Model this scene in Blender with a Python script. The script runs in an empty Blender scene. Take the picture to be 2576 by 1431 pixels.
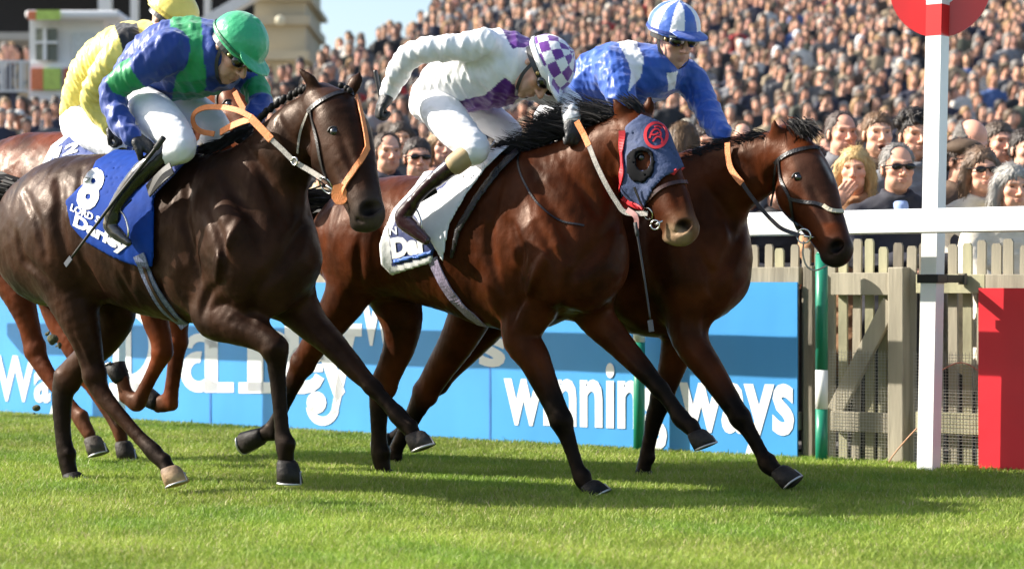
import bpy, bmesh, math, random
import numpy as np
from mathutils import Vector, Matrix
from mathutils.bvhtree import BVHTree

random.seed(7); rng = np.random.default_rng(7)
scene = bpy.context.scene
col = scene.collection
R = math.radians

# ------------------------------------------------------------------ camera, sky, sun, exposure
F = 5200.0; CX = 1288.0; CY = 715.5; CAMZ = 0.95          # focal length and centre in photo units (2576 wide)
C0 = np.array([0, 0, CAMZ])
cam = bpy.data.cameras.new('camera'); camo = bpy.data.objects.new('camera', cam); col.objects.link(camo)
camo.location = (0, 0, CAMZ); camo.rotation_euler = (R(90), 0, 0)
cam.sensor_width = 36; cam.lens = 36 * F / 2576; cam.clip_end = 2000; cam.clip_start = 0.1
cam.dof.use_dof = True; cam.dof.focus_distance = 9.5; cam.dof.aperture_fstop = 2.7
scene.camera = camo
SUN_EL = 34.0
world = bpy.data.worlds.new('World'); scene.world = world; world.use_nodes = True
wn = world.node_tree.nodes; wl = world.node_tree.links
bg = wn['Background']; sky = wn.new('ShaderNodeTexSky'); sky.sky_type = 'NISHITA'; sky.sun_disc = False
sky.sun_elevation = R(SUN_EL); sky.sun_rotation = R(278); sky.air_density = 1.0; sky.dust_density = 2.0
wl.new(sky.outputs[0], bg.inputs[0]); bg.inputs[1].default_value = 0.11
sun = bpy.data.lights.new('sun', 'SUN'); sun.energy = 5.0; sun.angle = R(0.5); sun.color = (1, .94, .84)
suno = bpy.data.objects.new('sun', sun); col.objects.link(suno)
SUN_AZ = -8.0
sd = Vector((math.cos(R(SUN_EL)) * math.cos(R(SUN_AZ)), math.cos(R(SUN_EL)) * math.sin(R(SUN_AZ)), -math.sin(R(SUN_EL))))
suno.rotation_euler = sd.to_track_quat('-Z', 'Y').to_euler(); suno.location = (-8, -2, 9)
vs = scene.view_settings; vs.view_transform = 'Standard'; vs.look = 'None'; vs.gamma = 1; vs.exposure = 1.15; vs.use_curve_mapping = False
scene.cycles.max_bounces = 6; scene.cycles.sample_clamp_indirect = 4

# ------------------------------------------------------------------ helpers: pixels of the survey to points in the place
def ray(px, py): return np.array([(px - CX) / F, 1.0, (CY - py) / F])
def at(px, py, Y): return C0 + ray(px, py) * Y
def proj(V):
    V = np.asarray(V, float)
    return CX + V[..., 0] / V[..., 1] * F, CY - (V[..., 2] - CAMZ) / V[..., 1] * F
class Plane:
    """upright plane running along the track: t = direction of travel, n = towards the camera side"""
    def __init__(s, x0, y0, deg):
        Y = F * CAMZ / (y0 - CY); s.o = np.array([(x0 - CX) / F * Y, Y, 0.0])
        a = R(deg); s.t = np.array([math.cos(a), -math.sin(a), 0]); s.n = np.array([-math.sin(a), -math.cos(a), 0])
    def P(s, px, py, w=0.0):
        r = ray(px, py); k = np.dot(s.o + w * s.n - C0, s.n) / np.dot(r, s.n); return C0 + r * k
    def W(s, V): return (np.asarray(V) - s.o) @ s.n

# ------------------------------------------------------------------ materials
def mat(name, c, rough=.6, vary=.12, ns=14, bump=0, bs=60, b2=0, b2s=150, vc=False, metal=0, sheen=0, oc=False, coat=0, trans=0, spec=.5, stint=None, rv=0, stretch=None, detail=4):
    m = bpy.data.materials.new(name); m.use_nodes = True; nt = m.node_tree; N = nt.nodes; L = nt.links; b = N['Principled BSDF']
    b.inputs['Roughness'].default_value = rough; b.inputs['Metallic'].default_value = metal
    b.inputs['Specular IOR Level'].default_value = spec
    if stint: b.inputs['Specular Tint'].default_value = (*stint, 1)
    if sheen: b.inputs['Sheen Weight'].default_value = sheen
    if coat: b.inputs['Coat Weight'].default_value = coat; b.inputs['Coat Roughness'].default_value = .25
    tc = N.new('ShaderNodeTexCoord'); mp = N.new('ShaderNodeMapping'); L.new(tc.outputs['Object'], mp.inputs[0])
    if stretch: mp.inputs['Scale'].default_value = stretch
    if vc: s = N.new('ShaderNodeVertexColor'); s.layer_name = 'Col'; src = s.outputs[0]
    elif oc and not vc: s = N.new('ShaderNodeObjectInfo'); src = s.outputs['Color']
    else: s = N.new('ShaderNodeRGB'); s.outputs[0].default_value = (*c, 1); src = s.outputs[0]
    if vc and oc:
        s2 = N.new('ShaderNodeObjectInfo'); mm = N.new('ShaderNodeMix'); mm.data_type = 'RGBA'; mm.blend_type = 'MULTIPLY'; mm.inputs[0].default_value = 1
        L.new(src, mm.inputs[6]); L.new(s2.outputs['Color'], mm.inputs[7]); src = mm.outputs[2]
    nz = N.new('ShaderNodeTexNoise'); nz.inputs['Scale'].default_value = ns; nz.inputs['Detail'].default_value = detail
    L.new(mp.outputs[0], nz.inputs[0])
    mr = N.new('ShaderNodeMapRange'); mr.inputs[1].default_value = .3; mr.inputs[2].default_value = .7
    mr.inputs[3].default_value = 1 - vary; mr.inputs[4].default_value = 1 + vary; L.new(nz.outputs[0], mr.inputs[0])
    mx = N.new('ShaderNodeMix'); mx.data_type = 'RGBA'; mx.blend_type = 'MULTIPLY'; mx.inputs[0].default_value = 1
    L.new(src, mx.inputs[6]); L.new(mr.outputs[0], mx.inputs[7]); L.new(mx.outputs[2], b.inputs['Base Color'])
    if rv:
        n4 = N.new('ShaderNodeTexNoise'); n4.inputs['Scale'].default_value = 16; n4.inputs['Detail'].default_value = 7; L.new(mp.outputs[0], n4.inputs[0]); m4 = N.new('ShaderNodeMapRange'); m4.inputs[1].default_value = .3; m4.inputs[2].default_value = .7; m4.inputs[3].default_value = rough - rv; m4.inputs[4].default_value = rough + rv; L.new(n4.outputs[0], m4.inputs[0]); L.new(m4.outputs[0], b.inputs['Roughness'])
    if bump:
        n2 = N.new('ShaderNodeTexNoise'); n2.inputs['Scale'].default_value = bs; n2.inputs['Detail'].default_value = detail; L.new(mp.outputs[0], n2.inputs[0])
        bp = N.new('ShaderNodeBump'); bp.inputs['Strength'].default_value = min(1, bump); bp.inputs['Distance'].default_value = .012 * max(1, bump)
        L.new(n2.outputs[0], bp.inputs['Height']); L.new(bp.outputs[0], b.inputs['Normal'])
        if b2:
            n3 = N.new('ShaderNodeTexNoise'); n3.inputs['Scale'].default_value = b2s; n3.inputs['Detail'].default_value = 3; m3 = N.new('ShaderNodeMapping'); m3.inputs['Scale'].default_value = (1, 1, .35); m3.inputs['Rotation'].default_value = (0, .6, .6); L.new(tc.outputs['Object'], m3.inputs[0]); L.new(m3.outputs[0], n3.inputs[0])
            b3 = N.new('ShaderNodeBump'); b3.inputs['Strength'].default_value = b2; b3.inputs['Distance'].default_value = .006; L.new(n3.outputs[0], b3.inputs['Height']); L.new(bp.outputs[0], b3.inputs['Normal']); L.new(b3.outputs[0], b.inputs['Normal'])
    if trans:
        t = N.new('ShaderNodeBsdfTranslucent'); ms = N.new('ShaderNodeMixShader'); ms.inputs[0].default_value = trans
        L.new(mx.outputs[2], t.inputs[0]); L.new(b.outputs[0], ms.inputs[1]); L.new(t.outputs[0], ms.inputs[2]); L.new(ms.outputs[0], N['Material Output'].inputs[0])
    return m
M = {}
def M_(name, *a, **k):
    if name not in M: M[name] = mat(name, *a, **k)
    return M[name]

# ------------------------------------------------------------------ mesh helpers
def mesh(name, V, Fc, smooth=True, cols=None):
    V = np.asarray(V, np.float32); me = bpy.data.meshes.new(name)
    if isinstance(Fc, np.ndarray):
        k = Fc.shape[1]; nF = len(Fc)
        me.vertices.add(len(V)); me.vertices.foreach_set('co', V.ravel())
        me.loops.add(nF * k); me.loops.foreach_set('vertex_index', Fc.astype(np.int32).ravel())
        me.polygons.add(nF); me.polygons.foreach_set('loop_start', np.arange(0, nF * k, k, dtype=np.int32))
        me.update(calc_edges=True)
    else:
        me.from_pydata(V.tolist(), [], Fc)
    me.polygons.foreach_set('use_smooth', np.full(len(me.polygons), smooth, dtype=bool))
    if cols is not None:
        ca = me.color_attributes.new('Col', 'FLOAT_COLOR', 'POINT'); c4 = np.ones((len(V), 4), np.float32); c4[:, :3] = cols
        ca.data.foreach_set('color', c4.ravel())
    me.update(); return me
def obj(name, me, m=None, parent=None):
    o = bpy.data.objects.new(name, me); col.objects.link(o)
    if m is not None and me is not None and not me.materials: me.materials.append(m)
    if parent is not None:
        o.parent = parent; o.matrix_parent_inverse = Matrix.Translation(parent.location).inverted() if parent.rotation_euler.to_quaternion().angle < 1e-6 else parent.matrix_basis.inverted()
    return o
def tag(o, label, cat, group=None, kind=None):
    o['label'] = label; o['category'] = cat
    if group: o['group'] = group
    if kind: o['kind'] = kind
    return o
def empty(name, loc, label=None, cat=None, group=None):
    o = bpy.data.objects.new(name, None); col.objects.link(o); o.location = Vector([float(v) for v in loc]); o.empty_display_size = .1
    if label: tag(o, label, cat, group)
    return o
def structure(o, label=None, cat=None):
    o['kind'] = 'structure'
    if label: o['label'] = label; o['category'] = cat
    return o
BOXF = [(0, 3, 2, 1), (4, 5, 6, 7), (0, 1, 5, 4), (1, 2, 6, 5), (2, 3, 7, 6), (3, 0, 4, 7)]
def boxmesh(name, c, ax, ay, az, bev=0.0):
    """box centred at c with half-axis vectors ax, ay, az"""
    c, ax, ay, az = [np.asarray(v, float) for v in (c, ax, ay, az)]
    V = [c + sx * ax + sy * ay + sz * az for sz in (-1, 1) for sx, sy in ((-1, -1), (1, -1), (1, 1), (-1, 1))]
    if bev <= 0: return mesh(name, V, BOXF, False)
    bm = bmesh.new(); vs_ = [bm.verts.new(v) for v in V]
    for f in BOXF: bm.faces.new([vs_[i] for i in f])
    bmesh.ops.recalc_face_normals(bm, faces=bm.faces)
    bmesh.ops.bevel(bm, geom=bm.edges[:], offset=bev, segments=2, affect='EDGES', profile=.5)
    me = bpy.data.meshes.new(name); bm.to_mesh(me); bm.free(); return me
def catmull(P, m):
    P = np.asarray(P, float); n = len(P)
    if n < 3 or m < 2: return P
    Q = np.vstack([2 * P[0] - P[1], P, 2 * P[-1] - P[-2]]); out = []
    for i in range(n - 1):
        p0, p1, p2, p3 = Q[i], Q[i + 1], Q[i + 2], Q[i + 3]
        for j in range(m):
            t = j / m
            out.append(.5 * ((2 * p1) + (-p0 + p2) * t + (2 * p0 - 5 * p1 + 4 * p2 - p3) * t * t + (-p0 + 3 * p1 - 3 * p2 + p3) * t ** 3))
    out.append(P[-1]); return np.array(out)
def vnormals(V, Q):
    n = np.cross(V[Q[:, 2]] - V[Q[:, 0]], V[Q[:, 3]] - V[Q[:, 1]]) if Q.shape[1] == 4 else np.cross(V[Q[:, 1]] - V[Q[:, 0]], V[Q[:, 2]] - V[Q[:, 0]])
    N_ = np.zeros_like(V)
    for i in range(3): N_[:, i] = sum(np.bincount(Q[:, j], n[:, i], len(V)) for j in range(Q.shape[1]))
    return nrm(N_)
def wrinkle(V, Q, amp, freq, seed=0, axis=None, aniso=3.0):
    """fold a cloth surface: ridged waves running mostly across `axis`"""
    r = np.random.default_rng(seed); N_ = vnormals(V, Q); h = np.zeros(len(V)); tot = 0; ax = None if axis is None else nrm(axis)
    for i in range(6):
        k = r.normal(0, 1, 3); k = k if ax is None else k + ax * (k @ ax) * (aniso - 1); k = nrm(k) * freq * 1.45 ** (i * .7) * r.uniform(.7, 1.3)
        ph = V @ k + 2.2 * np.sin(V @ r.normal(0, freq * .35, 3) + r.uniform(0, 6)); a = 1 / (1 + .45 * i); h += a * (1 - 1.6 * np.abs(np.sin(ph))); tot += a
    return V + N_ * (amp * h / tot * 2)[:, None]
def nrm(v): v = np.asarray(v, float); return v / (np.linalg.norm(v, axis=-1, keepdims=True) + 1e-12)
def tubegeo(pts, rad, ns=8, off=0):
    pts = np.asarray(pts, float); n = len(pts); rad = np.broadcast_to(np.asarray(rad, float), (n,))
    T = nrm(np.gradient(pts, axis=0)); up = np.array([.31, .17, .93]); V = []
    for i in range(n):
        a = nrm(np.cross(T[i], up)); b = np.cross(T[i], a)
        for j in range(ns):
            th = 2 * math.pi * j / ns; V.append(pts[i] + rad[i] * (math.cos(th) * a + math.sin(th) * b))
    Fc = [(off + i * ns + j, off + i * ns + (j + 1) % ns, off + (i + 1) * ns + (j + 1) % ns, off + (i + 1) * ns + j) for i in range(n - 1) for j in range(ns)]
    Fc += [tuple(off + j for j in range(ns))[::-1], tuple(off + (n - 1) * ns + j for j in range(ns))]
    return V, Fc
def tubemesh(name, pts, rad, ns=8): V, Fc = tubegeo(pts, rad, ns); return mesh(name, V, Fc, True)
def ribbon(name, pts, nor, width, thick=.004, cols=None):
    pts = np.asarray(pts, float); n = len(pts); nor = nrm(np.broadcast_to(np.asarray(nor, float), (n, 3)))
    T = nrm(np.gradient(pts, axis=0)); S = nrm(np.cross(T, nor)); w = np.broadcast_to(np.asarray(width, float), (n,))[:, None] / 2
    V = np.stack([pts - S * w, pts + S * w, pts + S * w + nor * thick, pts - S * w + nor * thick], 1).reshape(-1, 3); Fc = []
    for i in range(n - 1):
        for j in range(4):
            k = (j + 1) % 4; Fc.append((4 * i + j, 4 * i + k, 4 * i + 4 + k, 4 * i + 4 + j))
    Fc += [(3, 2, 1, 0), (4 * n - 4, 4 * n - 3, 4 * n - 2, 4 * n - 1)]
    return mesh(name, V, Fc, False, cols)

# ------------------------------------------------------------------ implicit bodies: tapered elliptic tubes blended into one skin
def tube(C, ru, rv, lat, sub=4, name=''):
    C = np.asarray(C, float); A = np.column_stack([C, np.broadcast_to(ru, len(C)), np.broadcast_to(rv, len(C))]); A = catmull(A, sub) if len(C) > 2 else A
    A[:, 3:] = np.maximum(A[:, 3:], .002)
    return dict(k='t', C=A[:, :3], ru=A[:, 3], rv=A[:, 4], lat=nrm(lat), name=name)
def ell(c, axes, name=''):
    """axes: 3 rows, direction * radius"""
    axes = np.asarray(axes, float); r = np.linalg.norm(axes, axis=1); return dict(k='e', c=np.asarray(c, float), A=axes / r[:, None], r=r, name=name)
def _seg(x, y, z, a, b, ua, ub, va, vb, lat):
    ab = b - a; L2 = ab @ ab + 1e-12; T = ab / math.sqrt(L2)
    Vv = lat - T * (lat @ T); Vv = nrm(Vv) if np.linalg.norm(Vv) > .15 else nrm(np.cross(T, [0.12, .3, .9])); U = np.cross(T, Vv)
    rx = x - a[0]; ry = y - a[1]; rz = z - a[2]
    t = np.clip((rx * ab[0] + ry * ab[1] + rz * ab[2]) / L2, 0, 1)
    rx = rx - t * ab[0]; ry = ry - t * ab[1]; rz = rz - t * ab[2]
    ru = ua + t * (ub - ua); rv = va + t * (vb - va); rm = np.minimum(ru, rv)
    u = (rx * U[0] + ry * U[1] + rz * U[2]) / ru; v = (rx * Vv[0] + ry * Vv[1] + rz * Vv[2]) / rv; w = (rx * T[0] + ry * T[1] + rz * T[2]) / rm
    q = np.sqrt(u * u + v * v + w * w); r = np.sqrt(rx * rx + ry * ry + rz * rz)
    return np.where(q < .05, -rm, r - r / np.maximum(q, 1e-4)), t
def _ell(x, y, z, p):
    rx = x - p['c'][0]; ry = y - p['c'][1]; rz = z - p['c'][2]; q = 0
    for i in range(3): q = q + ((rx * p['A'][i][0] + ry * p['A'][i][1] + rz * p['A'][i][2]) / p['r'][i]) ** 2
    q = np.sqrt(q); r = np.sqrt(rx * rx + ry * ry + rz * rz)
    return np.where(q < .05, -p['r'].min(), r - r / np.maximum(q, 1e-4))
def pdist(p, V):
    """distance and position along a primitive for points V"""
    x, y, z = V[:, 0], V[:, 1], V[:, 2]
    if p['k'] == 'e': return _ell(x, y, z, p), np.zeros(len(V))
    best = np.full(len(V), 9.0); tt = np.zeros(len(V)); n = len(p['C']) - 1
    for i in range(n):
        d, t = _seg(x, y, z, p['C'][i], p['C'][i + 1], p['ru'][i], p['ru'][i + 1], p['rv'][i], p['rv'][i + 1], p['lat'])
        m = d < best; best = np.where(m, d, best); tt = np.where(m, (i + t) / n, tt)
    return best, tt
def bounds(p):
    if p['k'] == 'e': e = np.sqrt(((p['A'] * p['r'][:, None]) ** 2).sum(0)); return p['c'] - e, p['c'] + e
    r = np.maximum(p['ru'], p['rv'])[:, None]; return (p['C'] - r).min(0), (p['C'] + r).max(0)
class Field:
    def __init__(s, prims, h, pad=.06):
        B = [bounds(p) for p in prims]; s.lo = np.min([b[0] for b in B], 0) - pad; hi = np.max([b[1] for b in B], 0) + pad
        s.h = h; n = np.ceil((hi - s.lo) / h).astype(int) + 1
        s.ax = [(s.lo[i] + h * np.arange(n[i])).astype(np.float32) for i in range(3)]; s.f = np.full(n, .5, np.float32); s.prims = []
    def sl(s, lo, hi): return tuple(slice(max(0, int(np.searchsorted(s.ax[i], lo[i]) - 1)), max(1, int(np.searchsorted(s.ax[i], hi[i]) + 1))) for i in range(3))
    def add(s, p, k=.02, op='+'):
        s.prims.append(p); mg = k + 3 * s.h; lo, hi = bounds(p); sl = s.sl(lo - mg, hi + mg)
        X = s.ax[0][sl[0]][:, None, None]; Y = s.ax[1][sl[1]][None, :, None]; Z = s.ax[2][sl[2]][None, None, :]
        if p['k'] == 'e': d = _ell(X, Y, Z, p)
        else:
            d = np.full((X.shape[0], Y.shape[1], Z.shape[2]), .5, np.float32); x0, y0, z0 = sl[0].start, sl[1].start, sl[2].start
            for i in range(len(p['C']) - 1):
                a, b = p['C'][i], p['C'][i + 1]; r = max(p['ru'][i], p['ru'][i + 1], p['rv'][i], p['rv'][i + 1]) + mg
                q = s.sl(np.minimum(a, b) - r, np.maximum(a, b) + r); q = (slice(max(q[0].start - x0, 0), q[0].stop - x0), slice(max(q[1].start - y0, 0), q[1].stop - y0), slice(max(q[2].start - z0, 0), q[2].stop - z0))
                dd, _ = _seg(X[q[0]], Y[:, q[1]], Z[:, :, q[2]], a, b, p['ru'][i], p['ru'][i + 1], p['rv'][i], p['rv'][i + 1], p['lat'])
                d[q] = np.minimum(d[q], dd)
        f = s.f[sl]; sg = 1 if op == '+' else -1
        if op == '-': f = -f
        hh = np.maximum(k - np.abs(f - d), 0) / k; r = np.minimum(f, d) - hh * hh * k * .25
        s.f[sl] = sg * r; return s
    def mesh(s, f=None, lo=None): return nets(s.f if f is None else f, s.lo if lo is None else lo, s.h)
def nets(f, lo, h):
    sgn = f < 0; n = np.array(f.shape)
    c = np.zeros(n - 1, np.int8)
    for i in (0, 1):
        for j in (0, 1):
            for k in (0, 1): c += sgn[i:n[0] - 1 + i, j:n[1] - 1 + j, k:n[2] - 1 + k]
    act = (c > 0) & (c < 8); I = np.argwhere(act); id_ = np.full(n - 1, -1, np.int32); id_[act] = np.arange(len(I))
    acc = np.zeros((len(I), 3)); cnt = np.zeros(len(I)); cor = [np.array((i, j, k)) for i in (0, 1) for j in (0, 1) for k in (0, 1)]
    fv = {tuple(o): f[I[:, 0] + o[0], I[:, 1] + o[1], I[:, 2] + o[2]] for o in cor}
    for o in cor:
        for a in range(3):
            if o[a] == 0:
                e = o.copy(); e[a] = 1; f0, f1 = fv[tuple(o)], fv[tuple(e)]; m = (f0 < 0) != (f1 < 0)
                t = np.where(m, f0 / np.where(m, f0 - f1, 1), 0); P = o + t[:, None] * (e - o); acc += P * m[:, None]; cnt += m
    V = (I + acc / cnt[:, None]) * h + lo; Q = []
    for a in range(3):
        b, c_ = (a + 1) % 3, (a + 2) % 3
        s0 = [slice(None)] * 3; s1 = [slice(None)] * 3; s0[a] = slice(0, n[a] - 1); s1[a] = slice(1, n[a])
        for q in (s0, s1): q[b] = slice(1, n[b] - 1); q[c_] = slice(1, n[c_] - 1)
        A, B = sgn[tuple(s0)], sgn[tuple(s1)]
        for flip, m in ((False, A & ~B), (True, ~A & B)):
            E = np.argwhere(m); E[:, b] += 1; E[:, c_] += 1
            if not len(E): continue
            eb = np.zeros(3, int); eb[b] = 1; ec = np.zeros(3, int); ec[c_] = 1
            g = lambda d: id_[d[:, 0], d[:, 1], d[:, 2]]
            q = np.stack([g(E - eb - ec), g(E - ec), g(E), g(E - eb)], 1); Q.append(q[:, ::-1] if flip else q)
    return V, np.vstack(Q) if Q else np.zeros((0, 4), int)
def relax(V, Q, it=2, lam=.5, X=None):
    """Laplacian smoothing of positions (or of attribute X)"""
    A = V if X is None else X; e = np.vstack([Q[:, [0, 1]], Q[:, [1, 2]], Q[:, [2, 3]], Q[:, [3, 0]]]); deg = np.bincount(np.r_[e[:, 0], e[:, 1]], minlength=len(V))[:, None] + 1e-9
    for _ in range(it):
        S = np.stack([np.bincount(e[:, 0], A[e[:, 1], i], len(V)) + np.bincount(e[:, 1], A[e[:, 0], i], len(V)) for i in range(A.shape[1])], 1); A = A + lam * (S / deg - A)
    return A
def polysd(px, py, poly):
    """signed distance (units of px) to a polygon, negative inside"""
    P = np.asarray(poly, float); d = np.full(px.shape, 1e9, np.float32); ins = np.zeros(px.shape, bool)
    for i in range(len(P)):
        a, b = P[i], P[(i + 1) % len(P)]; e = b - a; t = np.clip(((px - a[0]) * e[0] + (py - a[1]) * e[1]) / (e @ e), 0, 1)
        d = np.minimum(d, np.hypot(px - a[0] - t * e[0], py - a[1] - t * e[1]))
        if a[1] != b[1]: ins ^= ((a[1] > py) != (b[1] > py)) & (px < (b[0] - a[0]) * (py - a[1]) / (b[1] - a[1]) + a[0])
    return np.where(ins, -d, d)
def shell(fld, poly, off=.012, th=.015, lo=None, hi=None, wmin=None, H=None, hole=None):
    """a cloth lying on an implicit body inside the outline poly"""
    sl = tuple(slice(0, m) for m in fld.f.shape) if lo is None else fld.sl(lo, hi)
    X = fld.ax[0][sl[0]][:, None, None]; Y = fld.ax[1][sl[1]][None, :, None]; Z = fld.ax[2][sl[2]][None, None, :]
    f = fld.f[sl]; near = np.abs(f - off) < th + 2 * fld.h; g = np.full(f.shape, .1, np.float32)
    I = np.nonzero(near); x = fld.ax[0][sl[0]][I[0]]; y = fld.ax[1][sl[1]][I[1]]; z = fld.ax[2][sl[2]][I[2]]
    px = CX + x / y * F; py = CY - (z - CAMZ) / y * F; sd_ = polysd(px, py, poly) * y / F
    v = np.maximum(np.abs(f[I] - off) - th / 2, sd_)
    if hole is not None: v = np.maximum(v, -polysd(px, py, hole) * y / F)
    if wmin is not None: v = np.maximum(v, wmin - ((x - H.o[0]) * H.n[0] + (y - H.o[1]) * H.n[1]))
    g[I] = v; lo_ = np.array([fld.ax[i][sl[i].start] for i in range(3)]); V, Q = nets(g, lo_, fld.h); return V, Q
def bvh(V, Q): return BVHTree.FromPolygons([Vector(v) for v in np.asarray(V, float)], [tuple(int(i) for i in q) for q in Q])
def cast(bvs, px, py, direc=None):
    """nearest point on the bodies seen along a survey ray"""
    best = None; r = Vector(ray(px, py)).normalized()
    for b in bvs:
        h = b.ray_cast(Vector(C0), r)
        if h[0] is not None and (best is None or h[3] < best[2]): best = (np.array(h[0]), np.array(h[1]), h[3])
    return best
def resample(pts, step):
    P = catmull(np.asarray(pts, float), 12); d = np.r_[0, np.cumsum(np.linalg.norm(np.diff(P, axis=0), axis=1))]; n = max(2, int(d[-1] / step) + 1)
    u = np.linspace(0, d[-1], n); return np.stack([np.interp(u, d, P[:, i]) for i in range(P.shape[1])], 1)
def strap(name, bvs, pts, width, m, parent, lift=.004, thick=.004, step=7):
    """leather strap following a body"""
    Q = resample(pts, step); hits = [cast(bvs, *q[:2]) for q in Q]; ok = [i for i, h in enumerate(hits) if h]
    if len(ok) < 2: return None
    dep = np.interp(np.arange(len(Q)), ok, [hits[i][0][1] for i in ok]); P = []; Nn = []
    for i, q in enumerate(Q):
        h = hits[i] if hits[i] else (at(q[0], q[1], dep[i]), np.array([-.3, -.9, .1]))
        P.append(h[0] + h[1] * lift); Nn.append(h[1])
    P = np.array(P); Nn = nrm(np.array(Nn))
    for _ in range(2): P[1:-1] = (P[:-2] + 2 * P[1:-1] + P[2:]) / 4; Nn[1:-1] = nrm(Nn[:-2] + 2 * Nn[1:-1] + Nn[2:])
    return obj(name, ribbon(name, P, Nn, width, thick), m, parent)
def sphere_mesh(name, c, r, seg=10):
    bm = bmesh.new(); bmesh.ops.create_uvsphere(bm, u_segments=seg, v_segments=max(5, seg * 2 // 3), radius=1)
    me = bpy.data.meshes.new(name); r = np.broadcast_to(np.asarray(r, float), 3)
    for v in bm.verts: v.co = Vector((v.co.x * r[0] + c[0], v.co.y * r[1] + c[1], v.co.z * r[2] + c[2]))
    for f in bm.faces: f.smooth = True
    bm.to_mesh(me); bm.free(); return me
def ringmesh(name, c, nor, rad, wire, seg=18):
    nor = nrm(nor); a = nrm(np.cross(nor, [0.1, .2, .97])); b = np.cross(nor, a)
    th = np.linspace(0, 2 * math.pi, seg + 1); return tubemesh(name, [np.asarray(c) + rad * (math.cos(t) * a + math.sin(t) * b) for t in th], wire, 6)
def textmesh(name, s, fn, bold=0.0, size=1.0, spacing=1.0, shear=0.0, thick=0.004, sub=False):
    """flat lettering: fn maps unit coordinates (u, v) of the text box to (point, normal)"""
    cu = bpy.data.curves.new(name, 'FONT'); cu.body = s; cu.size = size; cu.offset = bold; cu.space_character = spacing; cu.shear = shear; cu.resolution_u = 3
    o = bpy.data.objects.new(name, cu); col.objects.link(o); dg = bpy.context.evaluated_depsgraph_get(); me = bpy.data.meshes.new_from_object(o.evaluated_get(dg))
    bpy.data.objects.remove(o); bm = bmesh.new(); bm.from_mesh(me); bpy.data.meshes.remove(me)
    bmesh.ops.triangulate(bm, faces=bm.faces)
    if sub: bmesh.ops.subdivide_edges(bm, edges=[e for e in bm.edges if e.calc_length() > .12], cuts=2)
    bmesh.ops.triangulate(bm, faces=bm.faces)
    xs = [v.co.x for v in bm.verts]; ys = [v.co.y for v in bm.verts]; x0, x1, y0, y1 = min(xs), max(xs), min(ys), max(ys)
    bm.verts.index_update(); V = []; 
    for v in bm.verts:
        p, nn = fn((v.co.x - x0) / (x1 - x0), (v.co.y - y0) / (y1 - y0)); V.append(np.asarray(p) + np.asarray(nn) * thick)
    Fc = [tuple(v.index for v in f.verts) for f in bm.faces]; bm.free(); return mesh(name, V, Fc, False)
# ================================================================== THE SETTING
FP = Plane(1288, 1114.4, 37.0)
def fs(px, py, w=0.0): p = FP.P(px, py, w) - FP.o; return float(p @ FP.t), float(p[2])
def fpt(s, z, w=0.0): return FP.o + FP.t * s + FP.n * w + np.array([0, 0, z])
def fbox(name, s0, s1, z0, z1, w0, w1, m, parent, bev=.003, skew=0):
    c = fpt((s0 + s1) / 2, (z0 + z1) / 2, (w0 + w1) / 2)
    return obj(name, boxmesh(name, c, FP.t * (s1 - s0) / 2, FP.n * (w1 - w0) / 2, np.array([0, 0, (z1 - z0) / 2]) + FP.t * skew, bev), m, parent)

# ground
gm = mat('turf_soil', (.05, .085, .018), .9, .4, 9, .5, 40)
V = [(-60, 2, 0), (60, 2, 0), (60, 160, 0), (-60, 160, 0)]
g = obj('ground', mesh('ground', [(-400, -60, -.012), (400, -60, -.012), (400, 900, -.012), (-400, 900, -.012)], [(0, 1, 2, 3)], False), gm); structure(g)
pm = mat('concourse_asphalt', (.09, .085, .08), .9, .25, 3)
a0 = fpt(-60, 0, -.6); a1 = fpt(60, 0, -.6)
p_ = obj('concourse_pavement', mesh('concourse_pavement', [a0 + [0, 0, .004], a1 + [0, 0, .004], a1 + np.array([60, 80, .004]), a0 + np.array([40, 90, .004])], [(0, 1, 2, 3)], False), pm); structure(p_)

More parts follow.
